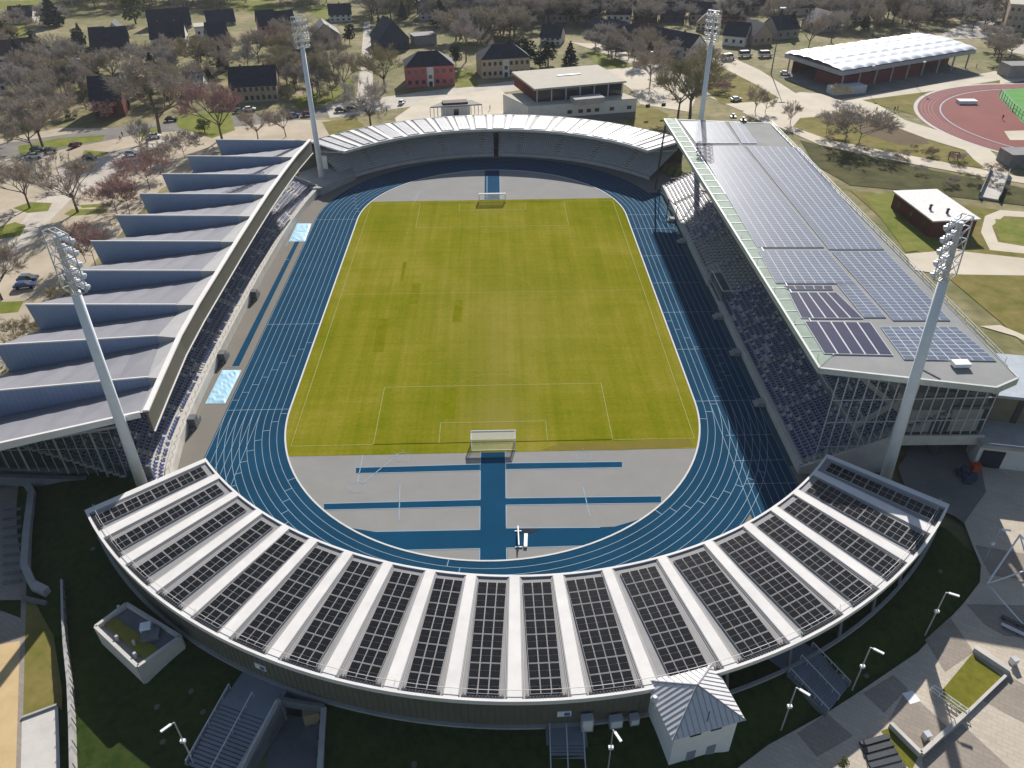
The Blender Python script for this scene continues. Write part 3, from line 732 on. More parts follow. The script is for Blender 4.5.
mb = MB(); mb.box(51.5, 60.0, .2, 70, 60.4, 3.4); mb.hexa([(49.3, 60, 0), (70, 60, 0), (70, 60.4, 0), (49.3, 60.4, 0)], [(49.3, 60, 1.4), (70, 60, 11.6), (70, 60.4, 11.6), (49.3, 60.4, 1.4)]); mb.build('far_side_wall', conc_d, east)
# big slim post and gate frame at the far end of the stand
mb = MB(); mb.tube((47.4, 60.5, 0), (48.6, 61.5, EH - 1), .25, n=6); mb.build('corner_post', steel_d, east)
mb = MB()
g0, g1 = Vector((45.8, 46.5, 0)), Vector((46.0, 35, 0))
for a, b_ in (((46, 47, 0), (46, 47, 4.5)), ((46, 47, 4.5), (48.6, 37, 4.4)), ((48.6, 37, 0), (48.6, 37, 4.4)), ((46, 47, 2.2), (48.6, 37, 2.2)), ((47.3, 42, 0), (47.3, 42, 4.5))): mb.tube(a, b_, .12, n=5)
tag(mb.build('marathon_gate_frame', steel_d), 'dark steel gate frame on the track edge below the flat roof', 'gate')

# ------------------------------------------------------------------ west stand (saw-tooth roof)
west = thing('sawtooth_grandstand', 'grandstand with grey saw-tooth roof of tapering upright fins', 'grandstand', (-66, 0, G))
w_roof = mat('grey_standing_seam_roof', (0.20, 0.195, 0.212), 0.6, 0.08, 0.25, seam=('X', 0.5, 0.86))
w_fin = mat('blue_grey_fin_sheet', (0.245, 0.31, 0.43), 0.6, 0.06, 0.25, seam=('X', 0.42, 0.85))
w_trim = mat('pale_edge_trim', (0.68, 0.65, 0.61), 0.6, 0.05)
w_margin = mat('pale_grey_roof_margin', (0.40, 0.385, 0.37), 0.7, 0.06)
w_fascia = mat('dark_olive_fascia', (0.11, 0.105, 0.085), 0.6, 0.1)
# inner end (x, y), outer end (x, y) of the fin feet, north to south
FINS = [((-51.7, 57.6), (-74.2, 57.6)), ((-54.3, 44.4), (-77.6, 44.4)), ((-54.9, 31.5), (-79.6, 31.5)), ((-55.0, 18.6), (-80.2, 18.6)), ((-55.1, 6.1), (-80.6, 6.1)), ((-55.1, -7.0), (-80.4, -7.0)), ((-55.1, -20.0), (-80.4, -20.0)), ((-55.3, -33.0), (-80.6, -33.0)), ((-54.9, -43.4), (-79.2, -46.2)), ((-52.1, -55.4), (-77.5, -59.6))]
END = ((-50.0, -64.2), (-73.8, -74.0))
EDGE = [(-49.2, 57.5), (-50.4, 44.4), (-51.0, 31.5), (-51.4, 18.6), (-51.5, 6), (-51.5, -7), (-51.4, -20), (-51.3, -33), (-50.9, -44), (-49.8, -55.6), (-48.9, -64.2)]
ZT, ZI, ZO = 16.9, 15.1, 12.0
for k, (pi_, po) in enumerate(FINS):
    mb = MB(); nxt = FINS[k + 1] if k + 1 < len(FINS) else END
    d = Vector((po[0] - pi_[0], po[1] - pi_[1], 0)).normalized(); t = .18
    n_ = Vector((-d.y, d.x, 0))
    a, b_ = Vector((*pi_, 0)), Vector((*po, 0))
    tip = a - d * -0.6
    def V(p, z, s=0.0): return (p.x + n_.x * s, p.y + n_.y * s, z)
    lo = [V(a, ZI - .4), V(b_, ZO - .4), V(b_, ZO - .4, -t), V(a, ZI - .4, -t)]
    top_out = b_ + d * 0.8
    hi = [V(a, ZT - .35), V(top_out, ZT + .2), V(top_out, ZT + .2, -t), V(a, ZT - .35, -t)]
    mb.hexa(lo, hi); mb.build('roof_fin', w_fin, west)
    mb = MB(); mb.tube(V(a, ZT - .33, -t / 2), V(top_out, ZT + .22, -t / 2), .16, n=4); mb.build('fin_capping', w_trim, west)
    # roof bay from the foot of this fin up to the head of the next
    ni, no = Vector((*nxt[0], 0)), Vector((*nxt[1], 0))
    last = k + 1 == len(FINS)
    zi2, zo2 = (ZT - .35, ZT + .1)
    mb = MB(); NN = 6
    for i in range(NN):
        f0, f1 = i / NN, (i + 1) / NN
        def S(f, g):
            p = a * (1 - f) + b_ * f; q = ni * (1 - f) + no * f
            z0_ = ZI * (1 - f) + ZO * f; z1_ = zi2 * (1 - f) + zo2 * f
            w = p * (1 - g) + q * g; return (w.x, w.y, z0_ * (1 - g) + z1_ * g)
        mb.quad(S(f0, 0), S(f1, 0), S(f1, 1), S(f0, 1))
        mb.quad(*[(v[0], v[1], v[2] - .5) for v in (S(f0, 1), S(f1, 1), S(f1, 0), S(f0, 0))])
    mb.build('roof_bay', w_roof, west)
    e0, e1 = EDGE[k], EDGE[k + 1]
    mb = MB()
    zE = ZT - .45
    mb.quad((*e0, zE), (*pi_, ZI), (*nxt[0], ZT - .35), (*e1, zE)); mb.add([(*pi_, ZI), (*e0, zE), (*pi_, ZT - .35)], [(0, 1, 2)]); mb.build('roof_margin', w_margin, west)
    mb = MB(); c0, c1 = Vector((*e0, 0)), Vector((*e1, 0))
    mb.hexa([(c0.x, c0.y, ZI - 2.0), (c1.x, c1.y, ZI - 2.0), (c1.x - .3, c1.y, ZI - 2.0), (c0.x - .3, c0.y, ZI - 2.0)],
            [(c0.x, c0.y, ZT - .2), (c1.x, c1.y, ZT - .2), (c1.x - .3, c1.y, ZT - .2), (c0.x - .3, c0.y, ZT - .2)])
    mb.build('fascia', w_fascia, west)
    mb = MB(); mb.hexa([(c0.x + .25, c0.y, ZT - .2), (c1.x + .25, c1.y, ZT - .2), (c1.x - .55, c1.y, ZT - .2), (c0.x - .55, c0.y, ZT - .2)], [(c0.x + .25, c0.y, ZT + .05), (c1.x + .25, c1.y, ZT + .05), (c1.x - .55, c1.y, ZT + .05), (c0.x - .55, c0.y, ZT + .05)])
    mb.tube((c0.x + .08, c0.y, ZI - 2), (c1.x + .08, c1.y, ZI - 2), .12, n=4)
    mb.build('eave_trim', w_trim, west)
mb = MB(); mb.wall(END[0], END[1], .4, ZT - 1.1, ZT - .15, ZT - 1.1, ZT + .2); mb.build('verge_trim', w_trim, west)
WF = [(-50.6, 61.5), (-52.2, 50), (-53.3, 38), (-53.8, 26), (-54.2, 10), (-54.2, -14), (-54, -30), (-53.6, -42), (-52.8, -52), (-51.6, -59), (-50.2, -64)]
def wf(y):
    for (xa, ya), (xb, yb_) in zip(WF, WF[1:]):
        if yb_ <= y <= ya: return xa + (xb - xa) * (ya - y) / (ya - yb_)
    return WF[0][0] if y > 0 else WF[-1][0]
mb = MB(); spots = []; rows = 24
YS = [62 - i * 2.0 for i in range(64)]
for j in range(rows):
    for i in range(len(YS) - 1):
        ya, yb_ = YS[i], YS[i + 1]; xa, xb = wf(ya) - .5 - .86 * j, wf(yb_) - .5 - .86 * j; z1 = 1.6 + .42 * j
        mb.quad((xa - .86, ya, z1), (xb - .86, yb_, z1), (xb, yb_, z1), (xa, ya, z1)); mb.quad((xa, ya, z1), (xb, yb_, z1), (xb, yb_, z1 - .42), (xa, ya, z1 - .42))
    y = 61
    while y > -63.5:
        if (y + 70) % 12.4 > 1.1: spots.append((wf(y) - .95 - .86 * j, y, z1, 1, 0))
        y -= .85
mb.build('terrace', conc_l, west)
seat_block(west, spots, seat_m, pale_share=.12)
mb = MB()
for (a, b_) in zip(WF, WF[1:]): mb.wall((a[0] + .1, a[1]), (b_[0] + .1, b_[1]), 1.1, 0, 1.9)
mb.build('front_parapet', conc_l, west)
mb = MB()
for k in range(60):
    y = 60 - k * 2.08; x = wf(y) + .3; mb.tube((x, y, 1.9), (x, y, 2.8), .04, n=4)
mb.build('parapet_post', alu, west)
for y in (-.5, -25.5, -46):
    mb = MB(); x = wf(y) + .7; mb.box(x, y - 1.3, 0, x + 1.3, y + .2, 2.1); mb.box(x, y + .2, 0, x + 1.3, y + 1.3, 1.0); mb.box(x + .2, y - 2.2, 0, x + 1.0, y - 1.3, .6); mb.build('access_step', conc_d, west)
mb = MB(); mb.tube((-50.2, 61.5, 1.9), (-58, 62.5, 6), .12, n=5); mb.wall((-50.4, 62), (-71, 62), .4, 0, 2.2, 0, 12); mb.build('far_side_wall', conc_l, west)
mb = MB(); mb.box(-80.2, -56, 2, -79.8, 57, 11.5); mb.box(-74.5, -62, 2, -74.1, 61, 12); mb.build('rear_wall', conc_d, west)
mb = MB()
for k in range(10):
    y = 52 - 12.9 * k; mb.tube((-74, y, 10.5), (-52.5, y, ZI - .8), .3, .22, 6); mb.tube((-76, y, 2), (-76, y, 13), .35, n=6)
mb.build('roof_girder', alu, west)
yw = -63.5
bl, br_ = at_y(0, 467, yw), at_y(128, 478, yw)
gl = [at_y(-60, 470, yw), at_y(0, 467, yw), at_y(60, 472, yw), at_y(126, 478, yw), at_y(109, 419, yw), at_y(0, 449, yw), at_y(-60, 463, yw)]
mb = MB(); mb.poly([tuple(v) for v in gl]); mb.build('gable_glass', clear('tinted_gable_glass', (0.03, 0.05, 0.055), 0.55), west)
mull = mat('grey_green_mullion', (0.30, 0.33, 0.30), 0.5, 0.05)
mb = MB()
for i in range(20):
    f = i / 13; xb_ = br_.x + (bl.x - br_.x) * f; zb = br_.z + (bl.z - br_.z) * f
    zt = 14.3
    mb.tube((xb_, yw - .1, zb), (xb_, yw - .1, zt), .16 if i % 4 == 2 else .07, n=4)
for z in (9.6, 12.6): mb.tube((br_.x, yw - .1, z), (-86, yw - .1, z), .06, n=4)
mb.build('gable_mullion', mull, west)
mb = MB(); mb.hexa([(br_.x + 1.5, yw - .8, br_.z - 1.8), (-90, yw - .8, bl.z - 1.8), (-90, yw, bl.z - 1.8), (br_.x + 1.5, yw, br_.z - 1.8)], [(br_.x + 1.5, yw - .8, br_.z - .1), (-90, yw - .8, bl.z - .1), (-90, yw, bl.z - .1), (br_.x + 1.5, yw, br_.z - .1)])
mb.build('gable_parapet', conc_d, west)
mb = MB(); mb.box(-90, -62.6, 2, -52.5, -62.2, 5); mb.build('gable_wall', conc_d, west)

# ------------------------------------------------------------------ floodlight masts
lamp_m = mat('white_lamp_housing', (0.75, 0.76, 0.78), 0.35, 0.05, spec=0.6)
def mast(base, top, label):
    b_, t = Vector(base), Vector(top)
    root = thing('floodlight_mast', label, 'floodlight', base, 0, 'floodlight masts at the stadium corners')
    root.location = b_
    d = (t - b_).normalized(); hd = 7.6
    neck = t - d * hd
    mb = MB(); mb.tube(b_, neck, .85, .6, 14); mb.build('pole', mast_m, root, smooth=True)
    mb = MB(); mb.tube(b_, b_ + Vector((0, 0, .8)), 1.5, 1.4, 12); mb.build('base', conc, root)
    to = Vector((0, 0, 0)) - Vector((b_.x, b_.y, 0)); to.normalize(); sd_ = Vector((-to.y, to.x, 0))
    w, dp = 1.7, .7
    mb = MB(); mb.tube(neck, t, .42, .36, 8)
    cs = [(-w, -dp), (w, -dp), (w, dp), (-w, dp)]
    def Pp(u, v, h_): return neck + sd_ * u + to * v + d * h_
    for u, v in cs: mb.tube(Pp(u, v, .3), Pp(u, v, hd + .4), .09, n=5)
    for h_ in (.3, 1.9, 3.5, 5.1, 6.7, hd + .4):
        for i in range(4): mb.tube(Pp(*cs[i], h_), Pp(*cs[(i + 1) % 4], h_), .08, n=5)
        mb.tube(Pp(-w, 0, h_), Pp(w, 0, h_), .07, n=4)
    for i in range(4):
        mb.tube(Pp(*cs[i], .3), Pp(*cs[(i + 1) % 4], 3.5), .05, n=4); mb.tube(Pp(*cs[i], 3.5), Pp(*cs[(i + 1) % 4], 7.0), .05, n=4)
    mb.build('head_frame', alu, root)
    for j in range(5):
        for i in range(5):
            c = Pp(-w + .1 + (2 * w - .2) * i / 4, dp + .25, .8 + 1.55 * j)
            dr = (to * .8 - d * .55).normalized(); mb = MB()
            mb.tube(c - dr * .28, c + dr * .05, .2, .36, 8); mb.tube(c + dr * .05, c + dr * .14, .38, .38, 8); mb.build('floodlight', lamp_m, root)
    return root
def mast_px(bpx, tpx, zt, label):
    b_ = at(bpx[0], bpx[1], 0.5); t = at(tpx[0], tpx[1], zt); mast((b_.x, b_.y, 0.5), t, label)
mast_px((322.5, 183), (298, 18), 45, 'tall floodlight mast between the saw-tooth roof and the far curved roof')
mast_px((694, 172), (715, 12), 45, 'floodlight mast rising behind the far end of the flat solar roof')
mast_px((147.5, 500), (56, 236), 45, 'near floodlight mast standing against the saw-tooth roof')
mast_px((880, 496), (961, 222), 45, 'near floodlight mast crossing the glazed end of the flat solar roof')

# ------------------------------------------------------------------ goals
net_m = mat('white_goal_net', (0.75, 0.75, 0.73), 0.8, 0.03)
for s, lab in ((-1, 'white football goal with net on the near goal line'), (1, 'white football goal with net on the far goal line')):
    g = thing('football_goal', lab, 'goal', (0, s * 52.5, 0), 0, 'football goals')
    mb = MB(); r = .11
    for x in (-3.66, 3.66): mb.tube((x, s * 52.5, 0), (x, s * 52.5, 2.44), r, n=8)
    mb.tube((-3.66, s * 52.5, 2.44), (3.66, s * 52.5, 2.44), r, n=8); mb.build('goal_frame', white_p, g)
    mb = MB()
    for x in (-3.66, 3.66):
        mb.tube((x, s * 52.5, 2.4), (x, s * 54.3, 2.1), .05, n=5); mb.tube((x, s * 54.3, 2.1), (x, s * 54.6, 0), .05, n=5); mb.tube((x, s * 52.5, .05), (x, s * 54.6, .05), .05, n=5)
    mb.tube((-3.66, s * 54.6, .05), (3.66, s * 54.6, .05), .05, n=5); mb.build('net_support', white_p, g)
    mb = MB()
    for i in range(49):
        x = -3.6 + 7.2 * i / 48; mb.tube((x, s * 52.5, 2.42), (x, s * 54.3, 2.1), .03, n=3, cap=False); mb.tube((x, s * 54.3, 2.1), (x, s * 54.6, .05), .016, n=3, cap=False)
    for i in range(11):
        f = i / 10; mb.tube((-3.66, s * (52.5 + 1.8 * f), 2.42 - .32 * f), (3.66, s * (52.5 + 1.8 * f), 2.42 - .32 * f), .03, n=3, cap=False)
        mb.tube((-3.66, s * (54.3 + .3 * f), 2.1 - 2.05 * f), (3.66, s * (54.3 + .3 * f), 2.1 - 2.05 * f), .018, n=3, cap=False)
        for x in (-3.66, 3.66): mb.tube((x, s * 52.5, 2.4 - 2.3 * f), (x, s * (54.3 + .3 * f), 2.1 - 2.0 * f), .018, n=3, cap=False)
    mb.build('net', net_m, g)
# ball-stop frame behind near goal casts the dark rails: slim dark hurdle frames
p = at(519, 550, 0); q = at(518, 527, 0)
hb = thing('steeplechase_barrier', 'white steeplechase barrier beside the dark water jump pit', 'hurdle', (p.x, p.y, 0))
d0 = at(519, 549, 0.05); d1 = at(518, 530, .05)
mb = MB(); mb.wall(d0, d1, .16, .75, .95); mb.build('beam', white_p, hb)
mb = MB()
for f in (.08, .92):
    c = d0 * (1 - f) + d1 * f; mb.wall((c.x - .5, c.y), (c.x + .5, c.y), .12, 0, .2); mb.wall((c.x, c.y - .06), (c.x, c.y + .06), .12, .2, .76)
mb.build('foot', alu, hb)
water = mat('dark_pit_water', (0.008, 0.012, 0.02), 0.1, 0.1, spec=0.5)
sheet('water_jump_pit', [(520, 529), (541, 529), (530, 534), (520, 534)], 0.055, water)
mb = MB(); a, b_ = at(525.5, 548, 0), at(526, 535, 0); mb.wall(a, b_, .5, 0.05, .35); tag(mb.build('board_stack', white_p), 'pale lidded cover beam lying behind the steeplechase barrier', 'cover')
# ------------------------------------------------------------------ ground surfaces outside
lawn = mat('bright_lawn', (0.10, 0.14, 0.012), 0.95, 0.25, 0.25, col2=(0.225, 0.21, 0.055), detail=10)
olive = mat('olive_rough_grass', (0.105, 0.11, 0.015), 0.95, 0.25, 0.22, col2=(0.245, 0.19, 0.07), detail=10)
dry = mat('dry_sandy_ground', (0.36, 0.30, 0.215), 0.95, 0.15, 0.08, col2=(0.52, 0.445, 0.34), detail=8)
sand = mat('pale_sand', (0.50, 0.44, 0.34), 0.95, 0.12, 0.08, col2=(0.62, 0.55, 0.44))
asphalt = mat('worn_asphalt', (0.20, 0.185, 0.165), 0.9, 0.2, 0.15)
road_p = mat('pale_dusty_road', (0.50, 0.45, 0.38), 0.92, 0.15, 0.12)
brownsoil = mat('brown_undergrowth_soil', (0.11, 0.085, 0.05), 0.95, 0.3, 0.2, col2=(0.16, 0.115, 0.07))
slope_g = mat('dark_slope_grass', (0.03, 0.04, 0.010), 0.95, 0.3, 0.2, col2=(0.11, 0.095, 0.035), detail=10)
pave_l = mat('beige_paving', (0.52, 0.45, 0.36), 0.9, 0.1, 0.25, brick=(0.45, 0.82))
pave_d = mat('taupe_paving', (0.31, 0.265, 0.22), 0.9, 0.1, 0.25, brick=(0.45, 0.8))
red_t = mat('red_tartan', (0.20, 0.055, 0.045), 0.85, 0.1, 0.1, spec=0.15)
path_y = mat('yellow_gravel_path', (0.52, 0.38, 0.20), 0.95, 0.1, 0.4)
green_mat = mat('green_turf_mat', (0.12, 0.30, 0.08), 0.9, 0.15, 0.2)
k = [0]
def S(name, pts, m_):
    k[0] += 1; return sheet(name, pts, G + 0.03 + 0.0022 * k[0], m_)
# parking and streets on the left
S('car_park', [(-60, 420), (-60, 150), (60, 128), (180, 128), (235, 120), (330, 120), (330, 152), (215, 152), (160, 190), (110, 245), (30, 330), (-30, 420)], dry)
S('street', [(-60, 152), (40, 138), (130, 125), (240, 116), (330, 108), (330, 116), (245, 126), (140, 134), (60, 150), (-60, 170)], asphalt)
S('street', [(325, 105), (420, 92), (520, 80), (520, 90), (430, 104), (330, 118)], road_p)
S('forecourt', [(420, 100), (500, 88), (520, 112), (520, 135), (400, 135), (395, 118)], sand)
S('lane', [(356, 102), (361, 60), (364, 22), (370, 20), (372, 60), (374, 100)], road_p)
S('car_park_drive', [(60, 168), (120, 152), (165, 138), (185, 140), (120, 172), (70, 200), (10, 262), (-40, 300), (-40, 280), (20, 225)], road_p)
for q in ([(13, 208), (30, 202), (52, 203), (48, 211), (28, 213)], [(64, 214), (72, 209), (107, 209), (107, 213), (70, 216)], [(80, 205), (110, 203), (112, 206), (82, 208)], [(-5, 228), (15, 222), (26, 226), (20, 236), (-5, 240)], [(-5, 302), (24, 301), (18, 312), (-5, 314)],
          [(18, 146), (60, 138), (105, 135), (102, 141), (55, 148), (20, 154)], [(84, 150), (110, 152), (100, 157), (82, 156)], [(137, 130), (160, 126), (157, 133), (140, 137)], [(140, 152), (158, 148), (160, 154), (142, 156)], [(170, 116), (230, 112), (235, 130), (212, 138), (180, 128)]):
    S('grass_island', q, lawn)
S('verge', [(290, 100), (352, 78), (356, 95), (300, 110)], lawn); S('verge', [(322, 122), (355, 118), (372, 132), (330, 136)], olive)
for q in ([(458, 70), (476, 70), (478, 86), (456, 88)], [(585, 52), (604, 50), (640, 60), (634, 67), (600, 68)], [(72, 75), (92, 72), (96, 88), (76, 90)], [(0, 2), (70, -2), (70, 5), (0, 8)], [(300, 5), (352, 4), (348, 22), (318, 18)], [(218, 2), (270, 0), (285, 12), (255, 14)], [(12, 20), (26, 20), (26, 38), (14, 36)], [(540, 6), (600, 4), (620, 10), (560, 12)]):
    S('lawn', q, lawn)
S('lawn', [(628, 108), (645, 104), (668, 114), (668, 132), (628, 126)], olive)
S('street', [(570, 42), (600, 44), (660, 62), (760, 100), (775, 118), (740, 110), (650, 72), (600, 52)], sand)
S('yard', [(604, 70), (640, 66), (700, 88), (690, 112), (640, 104), (632, 90)], sand)
S('park_grass', [(706, 60), (722, 62), (790, 92), (780, 100), (722, 104), (705, 90)], olive)
S('street', [(715, 50), (760, 70), (800, 96), (790, 104), (755, 84), (712, 62)], sand)
S('sandy_yard', [(742, 112), (772, 100), (800, 92), (840, 95), (975, 75), (1100, 50), (1100, 70), (985, 86), (925, 94), (870, 100), (905, 120), (880, 122), (830, 115), (800, 128), (770, 126)], sand)
S('street', [(930, 40), (985, 38), (1010, 52), (1100, 70), (1100, 62), (1015, 36), (990, 20), (960, 25)], road_p)
S('park_grass', [(862, 100), (925, 92), (1000, 80), (1000, 84), (940, 92), (922, 105), (925, 118)], olive)
S('promenade', [(858, 98), (905, 120), (975, 142), (990, 150), (1005, 165), (995, 172), (982, 168), (965, 150), (890, 128), (850, 110)], sand)
S('park_grass', [(800, 118), (850, 114), (890, 129), (962, 150), (985, 168), (900, 158), (830, 140), (790, 130)], olive)
S('scrub_bed', [(855, 118), (880, 121), (925, 138), (930, 144), (900, 145), (860, 133)], brownsoil)
S('hall_apron', [(778, 76), (838, 100), (985, 76), (905, 50)], asphalt)
S('footpath', [(770, 123), (785, 124), (830, 140), (985, 170), (1060, 184), (1060, 189), (985, 177), (880, 158), (820, 145)], sand)
S('ditch_slope', [(800, 140), (880, 160), (1060, 195), (1060, 210), (900, 190), (850, 185), (815, 165)], slope_g)
S('park_grass', [(850, 190), (1060, 218), (1060, 380), (1010, 330), (930, 262)], olive)
S('lawn', [(864, 195), (895, 192), (905, 220), (930, 240), (945, 248), (906, 252)], lawn)
S('park_road', [(905, 254), (950, 250), (1060, 262), (1060, 276), (940, 274), (915, 270)], sand)
S('footpath', [(985, 216), (1000, 210), (1060, 214), (1060, 219), (1004, 216), (992, 226), (998, 242), (1060, 252), (1060, 257), (990, 250), (981, 232)], sand)
S('footpath', [(980, 326), (1000, 325), (1060, 350), (1060, 358), (1015, 336)], sand)
S('lawn', [(995, 219), (1060, 222), (1060, 250), (1000, 240)], lawn)
# red running track at the upper right
c0 = at(1010, 122)
def tr(a, r, z): return (RC.x + r * cos(radians(a)) * TX.x + r * sin(radians(a)) * TY.x, RC.y + r * cos(radians(a)) * TX.y + r * sin(radians(a)) * TY.y, z)
pW, pN, pS = at(918, 104), at(985, 85), at(1000, 152)
def circ3(a, b_, c):
    d = 2 * (a.x * (b_.y - c.y) + b_.x * (c.y - a.y) + c.x * (a.y - b_.y))
    ux = ((a.x**2 + a.y**2) * (b_.y - c.y) + (b_.x**2 + b_.y**2) * (c.y - a.y) + (c.x**2 + c.y**2) * (a.y - b_.y)) / d
    uy = ((a.x**2 + a.y**2) * (c.x - b_.x) + (b_.x**2 + b_.y**2) * (a.x - c.x) + (c.x**2 + c.y**2) * (b_.x - a.x)) / d
    return Vector((ux, uy, 0)), hypot(a.x - ux, a.y - uy)
RC, RR_ = circ3(pW, pN, pS); TX, TY = Vector((1, 0, 0)), Vector((0, 1, 0))
def redshape(r, z): return [tr(90 + 180 * i / 40, r, z) for i in range(41)] + [(RC.x + 90, RC.y - r, z), (RC.x + 90, RC.y + r, z)]
for nm, r, z, m_ in (('red_track_border', RR_ + 1.3, 0.12, conc_l), ('red_track', RR_, 0.126, red_t)):
    mb = MB(); mb.poly(redshape(r, G + z)); struct(mb, nm, m_)
mb = MB()
for i in range(5):
    r = RR_ - 1.22 * (i + 1) if i < 4 else RR_ - 7.6; w = .08 if i < 4 else .5
    for j in range(40):
        a, b_ = tr(90 + 180 * j / 40, r, 0), tr(90 + 180 * (j + 1) / 40, r, 0); seg(mb, a, b_, w, G + .132)
    for s in (-1, 1): seg(mb, (RC.x, RC.y + s * r), (RC.x + 90, RC.y + s * r), w, G + .132)
struct(mb, 'red_track_lines', line_m)
sheet('green_court', [(998, 96), (1004, 90), (1060, 84), (1060, 140), (1022, 122)], G + .15, green_mat)
sheet('sand_pit', [(1004, 131), (1040, 130), (1040, 140), (1010, 140)], G + .15, sand)
# plaza, lower right
S('plaza', [(735, 790), (735, 770), (768, 745), (828, 712), (853, 696), (918, 652), (963, 604), (980, 582), (981, 565), (973, 546), (964, 522), (940, 500), (930, 440), (1060, 440), (1060, 800)], pave_l)
for q in ([(797, 733), (827, 713), (853, 736), (817, 757)], [(863, 693), (893, 675), (908, 688), (884, 713)], [(906, 689), (948, 727), (918, 757), (889, 720)], [(925, 640), (950, 617), (974, 652), (945, 672)], [(966, 604), (1060, 606), (1060, 640), (1005, 636), (985, 625)],
          [(981, 700), (1010, 676), (1060, 706), (1060, 742)], [(922, 757), (962, 724), (1010, 768), (1000, 790), (925, 780)], [(975, 545), (1060, 560), (1060, 585), (990, 575)], [(940, 510), (928, 440), (975, 440), (985, 490), (964, 520)]):
    S('plaza_band', q, pave_d)
S('gate_yard', [(898, 468), (915, 440), (976, 440), (986, 492), (964, 523), (940, 505), (905, 486)], asphalt)
# path strips, lower left
S('gravel_path', [(-60, 600), (24, 630), (20, 800), (-60, 800)], path_y)
S('path_band', [(-60, 588), (26, 620), (24, 640), (-60, 655)], pave_d)
S('path_edge', [(22, 560), (27, 560), (25, 640), (21, 800), (15, 800), (20, 640)], pave_d)
S('concrete_pad', [(22, 719), (58, 706), (60, 765), (58, 800), (20, 800)], conc_l)
S('verge', [(26, 600), (48, 600), (62, 690), (62, 710), (58, 706), (23, 718)], olive)
S('paved_yard', [(-80, 480), (24, 486), (24, 600), (-60, 600)], pave_d)

# ------------------------------------------------------------------ generic builders
def glassy(): return glass_d
wall_white = mat('white_render', (0.62, 0.60, 0.57), 0.85, 0.08); wall_cream = mat('cream_render', (0.48, 0.39, 0.28), 0.85, 0.1)
wall_beige = mat('beige_render', (0.36, 0.29, 0.22), 0.85, 0.12); wall_red = mat('rose_red_render', (0.42, 0.135, 0.135), 0.85, 0.1)
wall_brick = mat('dark_red_brick', (0.14, 0.05, 0.035), 0.9, 0.25, 2.0); wall_pink = mat('pink_render', (0.45, 0.19, 0.19), 0.85, 0.1); wall_grey = mat('grey_render', (0.27, 0.255, 0.24), 0.85, 0.1)
wall_navy = mat('slate_hung_facade', (0.035, 0.045, 0.075), 0.7, 0.2)
roof_dark = mat('dark_slate_roof', (0.022, 0.026, 0.038), 0.7, 0.45, 0.5, spec=0.2, detail=8); roof_brown = mat('brown_tile_roof', (0.075, 0.05, 0.045), 0.8, 0.25, 0.6); roof_flat = mat('pale_gravel_roof', (0.47, 0.43, 0.36), 0.9, 0.06, 0.3)
roof_grey = mat('grey_tile_roof', (0.17, 0.16, 0.16), 0.8, 0.2, 0.6)
